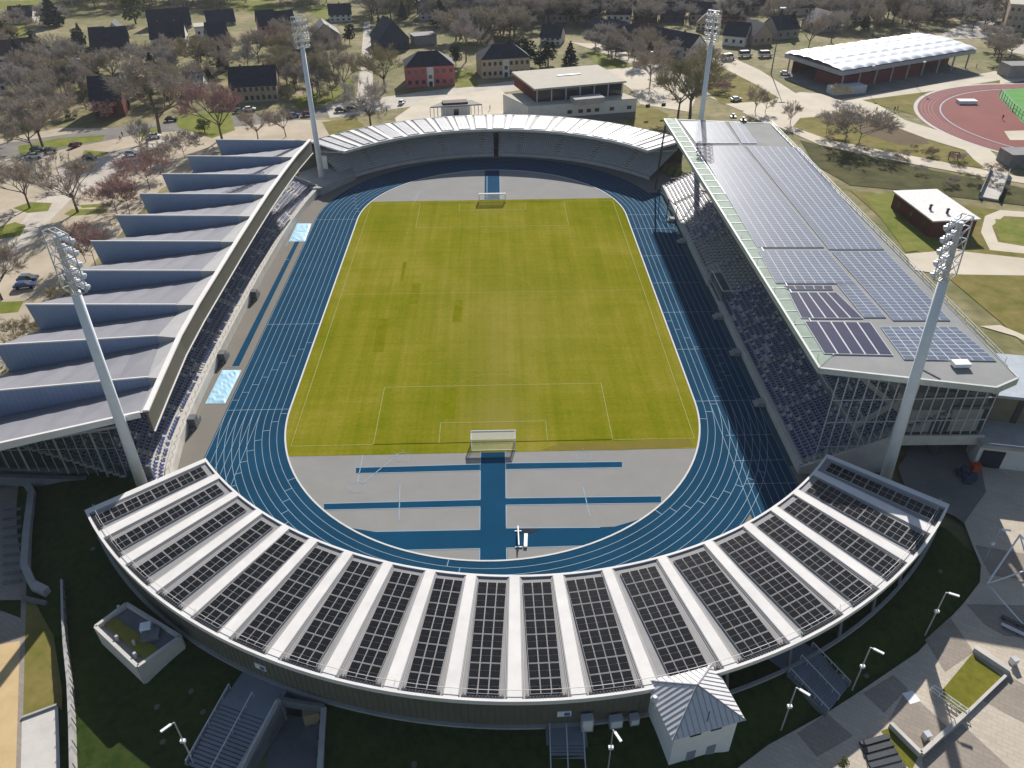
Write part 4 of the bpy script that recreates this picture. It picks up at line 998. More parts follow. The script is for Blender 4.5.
def house(name, label, cat, A, B, depth, wh, rh, wallm, roofm, side=None, kind='gable', wins=(5, 2), group=None, z=G, over=.4, chimney=0, door=False, white=None):
    """A, B: ground points of the front wall, left to right as seen; the body runs back from it"""
    A = Vector((A[0], A[1], 0)); B = Vector((B[0], B[1], 0)); d = (B - A); L = d.length; d.normalize(); n_ = Vector((-d.y, d.x, 0))
    if n_.dot(Vector((A.x - EYE.x, A.y - EYE.y, 0))) < 0: n_ = -n_
    if side is not None: n_ = Vector((side.x, side.y, 0)).normalized()
    c = (A + B) / 2
    root = thing(name, label, cat, (c.x, c.y, z), 0, group)
    def Pt(u, v, h): p = A + d * u + n_ * v; return (p.x, p.y, z + h)
    mb = MB(); mb.hexa([Pt(0, 0, 0), Pt(L, 0, 0), Pt(L, depth, 0), Pt(0, depth, 0)], [Pt(0, 0, wh), Pt(L, 0, wh), Pt(L, depth, wh), Pt(0, depth, wh)])
    if kind == 'gable': mb.add([Pt(0, 0, wh), Pt(0, depth, wh), Pt(0, depth / 2, wh + rh), Pt(L, 0, wh), Pt(L, depth, wh), Pt(L, depth / 2, wh + rh)], [(0, 2, 1), (3, 4, 5)])
    if kind == 'front': mb.add([Pt(0, 0, wh), Pt(L, 0, wh), Pt(L / 2, 0, wh + rh), Pt(0, depth, wh), Pt(L, depth, wh), Pt(L / 2, depth, wh + rh)], [(0, 1, 2), (3, 5, 4)])
    mb.build('wall', wallm, root)
    o = over; t = .22
    rb = MB()
    def slab(pts):
        rb.hexa(pts, [(p[0], p[1], p[2] + t) for p in pts])
    if kind == 'gable':
        k_ = rh / (depth / 2)
        slab([Pt(-o, -o, wh - o * k_ + .02), Pt(L + o, -o, wh - o * k_ + .02), Pt(L + o, depth / 2, wh + rh + .02), Pt(-o, depth / 2, wh + rh + .02)])
        slab([Pt(-o, depth / 2, wh + rh + .02), Pt(L + o, depth / 2, wh + rh + .02), Pt(L + o, depth + o, wh - o * k_ + .02), Pt(-o, depth + o, wh - o * k_ + .02)])
    elif kind == 'front':
        k_ = rh / (L / 2)
        slab([Pt(-o, -o, wh - o * k_ + .02), Pt(L / 2, -o, wh + rh + .02), Pt(L / 2, depth + o, wh + rh + .02), Pt(-o, depth + o, wh - o * k_ + .02)])
        slab([Pt(L / 2, -o, wh + rh + .02), Pt(L + o, -o, wh - o * k_ + .02), Pt(L + o, depth + o, wh - o * k_ + .02), Pt(L / 2, depth + o, wh + rh + .02)])
    elif kind == 'hip':
        i = min(depth / 2, L / 2) * .9
        rb.add([Pt(-o, -o, wh), Pt(L + o, -o, wh), Pt(L + o, depth + o, wh), Pt(-o, depth + o, wh), Pt(i, depth / 2, wh + rh), Pt(L - i, depth / 2, wh + rh)],
               [(0, 1, 5, 4), (1, 2, 5), (2, 3, 4, 5), (3, 0, 4), (3, 2, 1, 0)])
    else:
        rb.hexa([Pt(-o, -o, wh), Pt(L + o, -o, wh), Pt(L + o, depth + o, wh), Pt(-o, depth + o, wh)], [Pt(-o, -o, wh + rh), Pt(L + o, -o, wh + rh), Pt(L + o, depth + o, wh + rh), Pt(-o, depth + o, wh + rh)])
    roof = rb.build('roof', roofm, root)
    for c_ in range(chimney):
        u = L * (c_ + .5) / chimney; cb = MB(); hh = wh + rh
        cb.hexa([Pt(u - .35, depth / 2 - .35, hh - 1), Pt(u + .35, depth / 2 - .35, hh - 1), Pt(u + .35, depth / 2 + .35, hh - 1), Pt(u - .35, depth / 2 + .35, hh - 1)],
                [Pt(u - .35, depth / 2 - .35, hh + .9), Pt(u + .35, depth / 2 - .35, hh + .9), Pt(u + .35, depth / 2 + .35, hh + .9), Pt(u - .35, depth / 2 + .35, hh + .9)])
        co = cb.build('chimney', wall_brick, root)
    nx_, ny_ = wins
    ww = min(1.3, L / max(1, nx_) * .5)
    for j in range(ny_):
        for i in range(nx_):
            if door and j == 0 and i == nx_ // 2: continue
            u = L * (i + .5) / nx_; h0 = wh * (j + .32) / ny_; h1 = h0 + min(1.5, wh / ny_ * .5)
            w = MB(); w.hexa([Pt(u - ww / 2, -.03, h0), Pt(u + ww / 2, -.03, h0), Pt(u + ww / 2, .05, h0), Pt(u - ww / 2, .05, h0)], [Pt(u - ww / 2, -.03, h1), Pt(u + ww / 2, -.03, h1), Pt(u + ww / 2, .05, h1), Pt(u - ww / 2, .05, h1)])
            w.build('window', glass_d, root)
    if door:
        u = L * (nx_ // 2 + .5) / nx_; w = MB(); w.hexa([Pt(u - 1.3, -.12, 0), Pt(u + 1.3, -.12, 0), Pt(u + 1.3, .02, 0), Pt(u - 1.3, .02, 0)], [Pt(u - 1.3, -.12, wh - .3), Pt(u + 1.3, -.12, wh - .3), Pt(u + 1.3, .02, wh - .3), Pt(u - 1.3, .02, wh - .3)])
        w.build('entrance_bay', wall_white, root)
        for h0, h1 in ((.1, 2.1), (3.2, 4.6)):
            w = MB(); w.hexa([Pt(u - .7, -.16, h0), Pt(u + .7, -.16, h0), Pt(u + .7, -.1, h0), Pt(u - .7, -.1, h0)], [Pt(u - .7, -.16, h1), Pt(u + .7, -.16, h1), Pt(u + .7, -.1, h1), Pt(u - .7, -.1, h1)]); w.build('door' if h0 < 1 else 'window', glass_d, root)
    # side windows
    for j in range(ny_):
        for sd_, u in ((-1, -.03), (1, L + .03)):
            h0 = wh * (j + .32) / max(1, ny_); w = MB(); v = depth * .5
            w.hexa([Pt(u - .03, v - .5, h0), Pt(u + .03, v - .5, h0), Pt(u + .03, v + .5, h0), Pt(u - .03, v + .5, h0)], [Pt(u - .03, v - .5, h0 + 1.2), Pt(u + .03, v - .5, h0 + 1.2), Pt(u + .03, v + .5, h0 + 1.2), Pt(u - .03, v + .5, h0 + 1.2)])
            w.build('window', glass_d, root)
    return root
def hpx(name, label, cat, a, b_, topy, ridge, depth, wallm, roofm, **kw):
    """front foot pixels a, b; eaves row topy (at a); ridge height metres"""
    return house(name, label, cat, at(*a), at(*b_), depth, ht(a[0], a[1], topy), ridge, wallm, roofm, **kw)
def rp(name, label, cat, rl, rr_, h, drop, depth, wallm, roofm, **kw):
    """placed by its front eaves: rl, rr_ are eaves pixels, h the wall height"""
    a, b_ = at(*rl, G + h), at(*rr_, G + h)
    return house(name, label, cat, a, b_, depth, h, drop, wallm, roofm, **kw)
# ------------------------------------------------------------------ houses
HG = None
hpx('apartment_house', 'two-storey rose red apartment house with hipped slate roof', 'house', (407, 88), (455, 85.5), 67.5, 4.5, 13, wall_red, roof_dark, kind='hip', wins=(7, 2), door=True)
hpx('apartment_house', 'cream apartment house with hipped slate roof beside dark conifers', 'house', (482, 79), (530, 76), 60, 4.5, 13, wall_cream, roof_dark, kind='hip', wins=(9, 2), door=True)
hpx('apartment_house', 'beige long house under big slate roof facing the street, left of the mast', 'house', (233, 103.5), (279, 101), 87, 5.5, 14, wall_beige, roof_dark, wins=(8, 2), chimney=2)
hpx('brick_house', 'dark-roofed brick house half hidden by a bare tree at the street', 'house', (96, 119), (126, 116.5), 101, 6.5, 15, wall_brick, roof_dark, wins=(4, 2), chimney=1)
hpx('white_house', 'long white house with slate roof and small windows, upper left', 'house', (153, 49.5), (187, 47.5), 39, 6, 14, wall_white, roof_dark, wins=(6, 1), chimney=2)
hpx('gabled_house', 'house with one pointed white gable facing the stadium, upper left', 'house', (108, 38), (124, 37), 34, 5, 12, wall_white, roof_dark, kind='front', wins=(1, 1))
hpx('terrace_house', 'dark-roofed house left of the pointed white gable', 'house', (92, 52), (107, 51), 47, 7, 18, wall_grey, roof_dark, wins=(3, 1))
hpx('terrace_house', 'dark-roofed house below the pointed white gable', 'house', (108, 52), (131, 50), 47, 7, 18, wall_grey, roof_dark, wins=(3, 1))
hpx('gabled_house', 'small pointed white gable above the long white house', 'house', (167, 27), (177, 26.6), 24, 4, 10, wall_white, roof_dark, kind='front', wins=(1, 1))
hpx('terrace_house', 'slate-roofed house behind the long white house', 'house', (150, 31), (192, 28), 27, 7, 14, wall_grey, roof_dark, wins=(6, 1), chimney=3)
hpx('flat_roof_annex', 'white flat-roofed annex between dark-roofed houses', 'annex', (197, 38), (209, 37), 28, .6, 10, wall_white, roof_flat, kind='flat', wins=(2, 1))
hpx('dark_house', 'dark slate house with a small white skylight, right of the white annex', 'house', (213, 50), (232, 48), 44, 8, 18, wall_navy, roof_dark, wins=(3, 1))
hpx('dark_house', 'slate-roofed house with pale chimney stack at the wood edge', 'house', (208, 27), (236, 25), 23, 5, 14, wall_grey, roof_dark, wins=(4, 1), chimney=1)
hpx('pink_house', 'pink house with slate roof left of a floodlight head', 'house', (262, 39), (279, 37.5), 26, 6, 13, wall_pink, roof_dark, wins=(3, 2))
hpx('pale_pink_house', 'pale gabled house joined to the pink house', 'house', (280, 33), (297, 31.5), 26, 6, 13, wall_cream, roof_dark, wins=(3, 1))
hpx('gabled_house', 'grey rendered house with broad gable and white roof edge', 'house', (313, 47), (341, 45), 36, 5, 15, wall_grey, roof_grey, kind='front', wins=(3, 1))
hpx('slate_house', 'slate-hung gabled house beside the lane behind the rose red house', 'house', (380, 52), (410, 49), 41, 8, 16, wall_navy, roof_dark, kind='front', wins=(4, 1), chimney=1)
hpx('garden_shed', 'low grey shed with flat roof beside the slate-hung house', 'shed', (415, 46), (437, 44), 37, .4, 8, wall_grey, roof_grey, kind='flat', wins=(2, 0))
hpx('brown_roof_house', 'long brown-roofed house with beige gable end at the left edge', 'house', (-14, 66), (36, 60), 60, 6, 14, wall_beige, roof_brown, wins=(7, 1))
hpx('terrace_house', 'white terrace house with balcony front, upper one at left edge', 'house', (0, 78), (14, 75), 66, 2, 10, wall_white, roof_dark, kind='flat', wins=(2, 2))
hpx('terrace_house', 'white terrace house at the left edge right of the balcony front', 'house', (15, 82), (27, 80), 70, 2, 10, wall_white, roof_dark, wins=(2, 1))
hpx('terrace_house', 'lower white terrace house with steep dark roof at left edge', 'house', (-8, 96), (9, 93), 84, 4, 11, wall_white, roof_dark, wins=(2, 1))
hpx('terrace_house', 'lowest white house cut by the left edge of the picture', 'house', (-14, 113), (4, 110), 99, 4, 11, wall_white, roof_dark, wins=(2, 1))
hpx('glasshouse', 'white low pavilion with green glazed front on a lawn', 'pavilion', (59, 71), (78, 70), 64, .4, 8, wall_white, roof_flat, kind='flat', wins=(1, 1))
hpx('garage', 'white flat-roofed garage right of the glazed pavilion', 'garage', (80, 73), (92, 72), 65, .4, 8, wall_white, roof_flat, kind='flat', wins=(1, 1))
hpx('beige_garage', 'low pale garage behind the street hedge', 'garage', (33, 70), (48, 67), 64, .3, 7, wall_beige, roof_flat, kind='flat', wins=(1, 0))
row = 'row houses across the street'
for i, (a, b_, t, w, r, kd, lab) in enumerate([((585, 36), (600, 40), 28, wall_grey, roof_dark, 'gable', 'grey row house at the left end of the row behind the parked cars'), ((601, 40), (616, 43.5), 30, wall_beige, roof_dark, 'gable', 'beige row house beside the white gabled one'), ((617, 44), (630, 47), 34, wall_white, roof_dark, 'front', 'white gabled row house behind two parked cars'),
        ((632, 47.5), (646, 50.5), 36, wall_grey, roof_brown, 'gable', 'brown-roofed row house right of the white gable'), ((647, 51), (659, 53.5), 39, wall_brick, roof_dark, 'gable', 'brick row house left of the wide white one'), ((661, 54), (689, 60), 42, wall_white, roof_dark, 'gable', 'wide white row house with dark roof at the right end of the row')]):
    hpx('row_house', lab, 'house', a, b_, t, 4.5, 11, w, r, kind=kd, wins=(3, 2), group=row, chimney=1)
for i, (x, w, lab) in enumerate([(545, wall_grey, 'dark far row house above the flat sports hall'), (575, wall_beige, 'beige far row house with grey roof'), (606, wall_white, 'white far row house at the top edge'), (633, wall_brick, 'brick-fronted far row house at the top edge'), (660, wall_navy, 'slate far row house at the top edge'), (690, wall_grey, 'grey far row house left of the mast head'), (722, wall_pink, 'pinkish far house right of the mast head')]):
    hpx('far_house', lab, 'house', (x, 22), (x + 24, 22.5), 14, 5, 12, w, roof_dark, wins=(4, 1), group='far row houses', chimney=1)
for a, b_, t, w, r, kd, lab in [((722, 45), (744, 47), 35, wall_white, roof_dark, 'gable', 'white dark-roofed house right of the far mast'), ((752, 46), (771, 44), 36, wall_beige, roof_grey, 'front', 'beige gabled house behind the white vans'), ((776, 40), (798, 38), 30, wall_grey, roof_dark, 'gable', 'grey house between the gabled houses'),
        ((816, 33), (840, 31), 24, wall_grey, roof_dark, 'front', 'grey gabled house behind the white bubble-roofed hall'), ((735, 14), (770, 13), 6, wall_grey, roof_dark, 'gable', 'dark house at the top edge right of the far mast'), ((790, 16), (822, 14), 8, wall_white, roof_dark, 'gable', 'white house at the top edge among bare trees'),
        ((852, 14), (884, 12), 6, wall_beige, roof_brown, 'gable', 'brown-roofed house at the top edge'), ((905, 16), (940, 14), 6, wall_grey, roof_grey, 'gable', 'grey house among trees at the top right')]:
    hpx('house', lab, 'house', a, b_, t, 5, 13, w, r, kind=kd, wins=(3, 1))
hpx('flat_block', 'pale flat-roofed block in the top right corner', 'house', (1003, 30), (1045, 33), 5, .6, 25, wall_beige, roof_flat, kind='flat', wins=(7, 3))

for a, b_, t, w, r, kd, lab in [((66, 60), (84, 58), 54, wall_white, roof_brown, 'gable', 'white brown-roofed house above the glazed pavilion'), ((140, 88), (156, 87), 81, wall_cream, roof_dark, 'front', 'cream gabled house half hidden behind the huge street tree'), ((184, 96), (204, 95), 89, wall_white, roof_grey, 'gable', 'white grey-roofed house behind the reddish tree'), ((296, 72), (316, 71), 64, wall_cream, roof_brown, 'gable', 'cream house just right of the far left mast head'),
        ((330, 22), (352, 21), 15, wall_white, roof_dark, 'gable', 'white house on the bright field at the top, left of the lane'), ((420, 20), (446, 19), 12, wall_white, roof_grey, 'gable', 'white grey-roofed house deep in the wood'), ((470, 30), (492, 29), 23, wall_beige, roof_brown, 'front', 'beige gabled house in the wood above the cream house'), ((540, 44), (560, 45), 37, wall_white, roof_dark, 'gable', 'white house behind the hall-top evergreens'),
        ((565, 12), (590, 12), 5, wall_white, roof_brown, 'gable', 'white brown-roofed house in the topmost row'), ((600, 8), (622, 8), 2, wall_cream, roof_dark, 'gable', 'cream house in the topmost row'), ((640, 9), (664, 9), 2, wall_white, roof_grey, 'gable', 'white house with grey roof in the topmost row'), ((676, 10), (700, 10), 3, wall_beige, roof_brown, 'gable', 'beige house in the topmost row beside the mast head'),
        ((952, 14), (980, 13), 5, wall_white, roof_dark, 'gable', 'white dark-roofed house near the top right corner'), ((696, 30), (714, 31), 23, wall_cream, roof_brown, 'front', 'cream gabled house partly behind the far right mast'), ((842, 22), (862, 21), 14, wall_white, roof_dark, 'front', 'white gabled house above the bubble roof'), ((10, 24), (34, 23), 17, wall_white, roof_brown, 'gable', 'white house near the top left corner')]:
    hpx('house', lab, 'house', a, b_, t, 4.5, 12, w, r, kind=kd, wins=(4, 2), chimney=1)
# flat-roofed sports hall behind the far stand
A, B = at(528, 107, 8.5), at(637, 99, 8.5); C_ = at(503, 95, 8.5)
hall = house('sports_hall', 'two-level sports hall with pale flat roof and dark glazed upper storey', 'sports hall', A, B, (C_ - A).length, 6.5, .25, wall_white, roof_flat, kind='flat', wins=(0, 0), over=0, side=C_ - A)
dd = (B - A).normalized(); dd.z = 0; nn = Vector((-dd.y, dd.x, 0))
for u in (15, 19, 22, 25, 30.5, 37, 44, 50):
    mb = MB(); p = A + dd * u; mb.wall((p.x - dd.x * .8 - nn.x * .05, p.y - dd.y * .8 - nn.y * .05), (p.x + dd.x * .8 - nn.x * .05, p.y + dd.y * .8 - nn.y * .05), .12, 5.2, 6.4); mb.build('window', glass_d, hall)
mb = MB(); p, q = A + dd * 1, B - dd * .3; mb.wall((p.x - nn.x * .1, p.y - nn.y * .1), (q.x - nn.x * .1, q.y - nn.y * .1), .2, 2, 4.2); mb.build('dark_base', conc_d, hall)
UA, UB, UC = at(534.5, 89, 13.5), at(626.5, 81, 13.5), at(512, 72, 13.5)
ud = (UB - UA); ul = ud.length; ud.normalize(); un = (UC - UA).normalized(); un.z = 0; udp = (UC - UA).length
def UPt(u, v, z): p = UA + ud * u + un * v; return (p.x, p.y, z)
mb = MB(); mb.hexa([UPt(.8, .8, 8.7), UPt(ul - .8, .8, 8.7), UPt(ul - .8, udp, 8.7), UPt(.8, udp, 8.7)], [UPt(.8, .8, 12.9), UPt(ul - .8, .8, 12.9), UPt(ul - .8, udp, 12.9), UPt(.8, udp, 12.9)]); mb.build('upper_storey', wall_brick, hall)
mb = MB(); mb.hexa([UPt(0, 0, 12.9), UPt(ul, 0, 12.9), UPt(ul, udp + .5, 12.9), UPt(0, udp + .5, 12.9)], [UPt(0, 0, 13.5), UPt(ul, 0, 13.5), UPt(ul, udp + .5, 13.5), UPt(0, udp + .5, 13.5)]); mb.build('upper_roof', roof_flat, hall)
mb = MB(); mb.hexa([UPt(1.2, .72, 8.9), UPt(ul - 1.2, .72, 8.9), UPt(ul - 1.2, .85, 8.9), UPt(1.2, .85, 8.9)], [UPt(1.2, .72, 12.6), UPt(ul - 1.2, .72, 12.6), UPt(ul - 1.2, .85, 12.6), UPt(1.2, .85, 12.6)]); mb.build('window_band', glass_d, hall)
for i in range(7):
    mb = MB(); u = 1.2 + (ul - 2.4) * i / 6; mb.hexa([UPt(u - .2, .6, 8.8), UPt(u + .2, .6, 8.8), UPt(u + .2, .75, 8.8), UPt(u - .2, .75, 8.8)], [UPt(u - .2, .6, 12.9), UPt(u + .2, .6, 12.9), UPt(u + .2, .75, 12.9), UPt(u - .2, .75, 12.9)]); mb.build('pillar', conc_l, hall)
mb = MB(); mb.hexa([UPt(ul * .36, -7, 8.8), UPt(ul * .68, -7, 8.8), UPt(ul * .68, -2, 8.8), UPt(ul * .36, -2, 8.8)], [UPt(ul * .36, -7, 10.6), UPt(ul * .68, -7, 10.6), UPt(ul * .68, -2, 10.6), UPt(ul * .36, -2, 10.6)]); mb.build('plant_housing', conc, hall)
mb = MB(); mb.hexa([UPt(ul * .4, udp * .55, 13.52), UPt(ul * .66, udp * .55, 13.52), UPt(ul * .66, udp * .6, 13.52), UPt(ul * .4, udp * .6, 13.52)], [UPt(ul * .4, udp * .55, 13.7), UPt(ul * .66, udp * .55, 13.7), UPt(ul * .66, udp * .6, 13.7), UPt(ul * .4, udp * .6, 13.7)]); mb.build('roof_light', steel_d, hall)
# entrance pavilion with canopy
a, b_ = at(430, 107, 6), at(482, 104, 6)
pv_ = thing('entrance_pavilion', 'low grey entrance canopy with white slatted sides behind the far stand', 'pavilion', ((a.x + b_.x) / 2, (a.y + b_.y) / 2, G))
d_ = (b_ - a).normalized(); n_ = Vector((-d_.y, d_.x, 0)); L_ = (b_ - a).length
mb = MB(); q = [a, b_, b_ + n_ * 6 - d_ * 3, a + n_ * 6 + d_ * 5]; mb.prism([(v.x, v.y) for v in q], 5.6, 6.0); mb.build('canopy', roof_grey, pv_)
mb = MB(); c = (a + b_) / 2 + n_ * 3.5; mb.obox(c, d_, n_, 4.5, 2, 6.0, 6.6); mb.build('roof_box', roof_brown, pv_)
mb = MB(); c = (a + b_) / 2 + n_ * 2; mb.obox(c, d_, n_, 5, 1.5, 2, 5.6); mb.build('kiosk', wall_white, pv_)
mb = MB(); c = (a + b_) / 2 + n_ * .45; mb.obox(c, d_, n_, .9, .06, 2.1, 4.6); mb.build('door', glass_d, pv_)
mb = MB()
for i in range(15):
    f = i / 14
    if .3 < f < .7: continue
    p = a * (1 - f) + b_ * f + n_ * .4; mb.wall((p.x - .15, p.y), (p.x + .15, p.y), .3, 2, 5.6)
mb.build('slat_screen', white_p, pv_)
# white bubble-roofed hall
hh = 10.5
q0, q1, q2, q3 = at(785.5, 51, hh), at(843, 69, hh), at(977.5, 47, hh), at(918, 32, hh)
cen = (q0 + q1 + q2 + q3) / 4
ice = thing('open_sided_hall', 'big open-sided hall with white roof of rows of domed bubbles', 'hall', (cen.x, cen.y, G))
bub = mat('white_bubble_roof', (0.84, 0.85, 0.86), 0.3, 0.02, 0.3)
mb = MB(); NU, NV = 108, 45
for j in range(NV + 1):
    for i in range(NU + 1):
        u, v = i / NU, j / NV
        p = (q1 * (1 - u) + q2 * u) * (1 - v) + (q0 * (1 - u) + q3 * u) * v
        mb.v.append((p.x, p.y, hh - .6 + .75 * sqrt(abs(sin(pi * u * 12) * sin(pi * v * 6))) + 1.0 * sin(pi * v)))
for j in range(NV):
    for i in range(NU): mb.f.append((j * (NU + 1) + i, j * (NU + 1) + i + 1, (j + 1) * (NU + 1) + i + 1, (j + 1) * (NU + 1) + i)); mb.mi.append(0)
mb.build('roof', bub, ice, smooth=True)
mb = MB(); mb.prism([(v.x, v.y) for v in (q0, q1, q2, q3)], hh - 2.6, hh - 1.0); mb.build('edge_beam', mat('grey_edge_beam', (0.33, 0.33, 0.34), 0.6), ice)
def IP(u, v): p = (q1 * (1 - u) + q2 * u) * (1 - v) + (q0 * (1 - u) + q3 * u) * v; return p
mb = MB()
for a, b_ in (((.04, .08), (.62, .08)), ((.04, .08), (.04, .5)), ((.04, .92), (.96, .92)), ((.7, .3), (.96, .3))):
    p, q = IP(*a), IP(*b_); mb.wall(p, q, .4, G, G + 4.6)
mb.build('red_wall', mat('oxide_red_wall', (0.16, 0.035, 0.03), 0.8, 0.15), ice)
for i in range(9):
    for v in (.03, .97):
        mb = MB(); p = IP(.03 + .94 * i / 8, v); mb.tube((p.x, p.y, G), (p.x, p.y, hh - 2.5), .35, n=8); mb.build('column', conc, ice)
p = IP(.02, -.08); mb = MB(); mb.obox(p, Vector((1, .2, 0)), Vector((-.2, 1, 0)), 7, 2.5, G, G + 3); tag(mb.build('container_cabin', mat('pale_blue_cabin', (0.42, 0.46, 0.5), 0.6)), 'pale blue-grey cabin container at the corner of the bubble-roofed hall', 'cabin')
# brick building with white roof
A, B, C_ = at(895, 192.5, 6.2), at(933.5, 221.5, 6.2), at(967, 214, 6.2)
bb = house('clubhouse', 'dark red brick clubhouse with flat white roof on the lawn', 'house', A, B, (C_ - B).length, 4.2, .35, wall_brick, mat('white_flat_roof', (0.66, 0.63, 0.60), 0.8), kind='flat', wins=(3, 1), over=.5)
for px, py in ((930, 209), (947, 213)):
    mb = MB(); p = at(px, py, 6.6); mb.tube((p.x, p.y, 6.5), (p.x, p.y, 7.6), .35, .3, 8); mb.tube((p.x, p.y, 7.6), (p.x, p.y, 7.9), .55, .1, 8); mb.build('roof_vent', steel_d, bb)
# footbridge over the ditch
a, b_ = at(988, 200), at(999, 173)
br = thing('footbridge', 'small footbridge with grey railings crossing the grassy ditch', 'bridge', (a.x, a.y, G))
mb = MB(); mb.wall(a, b_, 5, G + .05, G + .6); mb.build('deck', conc_l, br)
d_ = (b_ - a).normalized(); n_ = Vector((-d_.y, d_.x, 0))
for s in (-1, 1):
    mb = MB(); mb.wall(a + n_ * 2.4 * s, b_ + n_ * 2.4 * s, .25, G + .6, G + 1.8); mb.build('railing', steel_d, br)
# track furniture
p = at(966, 103.5); mb = MB(); mb.obox(p, Vector((1, -.05, 0)), Vector((.05, 1, 0)), 3.3, 1.6, G + .15, G + 1.3); tag(mb.build('landing_mat', white_p), 'white-topped high jump landing mat on the red track', 'mat')
p = at(1018, 164); mb = MB(); mb.obox(p, Vector((1, 0, 0)), Vector((0, 1, 0)), 5, 3.5, G, G + 4); tag(mb.build('equipment_hut', roof_grey), 'grey equipment hut below the red track at right edge', 'hut')
p = at(1016, 76); mb = MB(); mb.obox(p, Vector((1, 0, 0)), Vector((0, 1, 0)), 6, 4, G, G + 5); tag(mb.build('storage_shed', wall_grey), 'grey storage shed above the red track at right edge', 'shed')
fg = thing('soccer_practice_frame', 'small dark goal frame on the grass by the long footpath', 'goal', at(952, 157))
mb = MB(); p, q = at(948, 160), at(957, 161)
for v in (p, q): mb.tube((v.x, v.y, G), (v.x, v.y, G + 2.6), .15, n=5)
mb.tube((p.x, p.y, G + 2.6), (q.x, q.y, G + 2.6), .15, n=5); mb.build('frame', steel_d, fg)
fence = thing('court_fence', 'tall green mesh fence along the green court beside the red track', 'fence', at(1004, 110))
mb = MB(); pp = [at(999, 97), at(1012, 112), at(1030, 127)]
for a, b_ in zip(pp, pp[1:]):
    for i in range(7):
        c = a * (1 - i / 6) + b_ * (i / 6); mb.tube((c.x, c.y, G), (c.x, c.y, G + 3), .14, n=4)
    for z in (.2, 1.5, 2.9): mb.tube((a.x, a.y, G + z), (b_.x, b_.y, G + z), .1, n=4)
mb.build('fence_posts', mat('pale_green_steel', (0.35, 0.5, 0.38), 0.6), fence)

# ------------------------------------------------------------------ trees
bark = mat('grey_brown_bark', (0.13, 0.10, 0.08), 0.95, 0.2, 2.0)
TW = [mat('brown_twigs', (0.40, 0.34, 0.275), 0.95, 0.15, 0.3), mat('reddish_twigs', (0.38, 0.245, 0.22), 0.95, 0.15, 0.3), mat('olive_twigs', (0.34, 0.295, 0.18), 0.95, 0.2, 0.3), mat('grey_twigs', (0.43, 0.385, 0.345), 0.95, 0.15, 0.3), mat('pale_blossom', (0.50, 0.46, 0.38), 0.95, 0.15, 0.3)]
EV = mat('dark_evergreen_needles', (0.020, 0.036, 0.018), 0.9, 0.3, 0.4, col2=(0.045, 0.065, 0.03)); GR = mat('yellow_green_leaves', (0.10, 0.12, 0.03), 0.9, 0.3, 0.4, col2=(0.17, 0.18, 0.05))
def bare_proto(seed, spread=1.0, dens=1.0, trunk=.22):
    R_ = random.Random(seed); wood = MB(); tw = MB()
    def rv(): return Vector((R_.uniform(-1, 1), R_.uniform(-1, 1), R_.uniform(-1, 1)))
    def twig(p, d, l):
        e_ = p + d * l; s_ = d.cross(rv()).normalized() * .033
        tw.add([p - s_, p + s_, e_], [(0, 1, 2)])
    def grow(p, d, l, r, lev):
        e_ = p + d * l
        (wood if lev <= 2 else tw).tube(p, e_, r, r * .6, 5 if lev < 2 else 3, cap=False)
        if lev == 4:
            for i in range(int(11 * dens)):
                f = R_.uniform(.2, 1); twig(p + d * l * f, (d * .7 + rv() * .8 + Vector((0, 0, .15))).normalized(), R_.uniform(.5, 1.2))
            return
        nb = (6, 4, 4, 3)[lev]
        for i in range(nb):
            f = R_.uniform(.45, 1.0) if lev else R_.uniform(.55, 1.0)
            out = Vector((cos(i * 2.4 + R_.random()), sin(i * 2.4 + R_.random()), 0))
            nd = (d * (.75 if lev else .7) + out * (.75 * spread if lev == 0 else .3 * spread) + rv() * .42 + Vector((0, 0, .18))).normalized()
            grow(p + d * l * f, nd, l * R_.uniform(.6, .85) if lev else R_.uniform(2.6, 3.6), r * .5, lev + 1)
    grow(Vector((0, 0, 0)), Vector((R_.uniform(-.06, .06), R_.uniform(-.06, .06), 1)).normalized(), 3.4, trunk, 0)
    top = max(v[2] for v in wood.v + tw.v); s_ = 10 / top
    for m_ in (wood, tw): m_.v = [(v[0] * s_, v[1] * s_, v[2] * s_) for v in m_.v]
    return wood, tw
def leafy_proto(seed, conical, n_=900):
    R_ = random.Random(seed); wood = MB(); lv = MB(); wood.tube((0, 0, 0), (0, 0, 6.5), .25, .1, 6)
    lumps = [(R_.uniform(-1.6, 1.6), R_.uniform(-1.6, 1.6), R_.uniform(3, 8.4), R_.uniform(1.1, 1.9)) for _ in range(12)]
    for i in range(n_):
        if conical:
            z = 0.6 + 9.2 * (1 - sqrt(R_.random())); rr = (10 - z) * .26 * (0.55 + .5 * R_.random()) * (1 + .25 * sin(z * 4)); a = R_.uniform(0, 2 * pi); p = Vector((rr * cos(a), rr * sin(a), z))
        else:
            L_ = lumps[R_.randrange(len(lumps))]; v = Vector((R_.gauss(0, 1), R_.gauss(0, 1), R_.gauss(0, 1))).normalized() * L_[3] * R_.uniform(.7, 1.05); p = Vector((L_[0], L_[1], L_[2])) + v
        a = Vector((R_.uniform(-1, 1), R_.uniform(-1, 1), R_.uniform(-1, 1))).normalized(); b_ = a.orthogonal().normalized() * .34; a = a * .34
        lv.add([p - a, p + b_, p + a, p - b_], [(0, 1, 2, 3)])
    return wood, lv
PROTO = {}
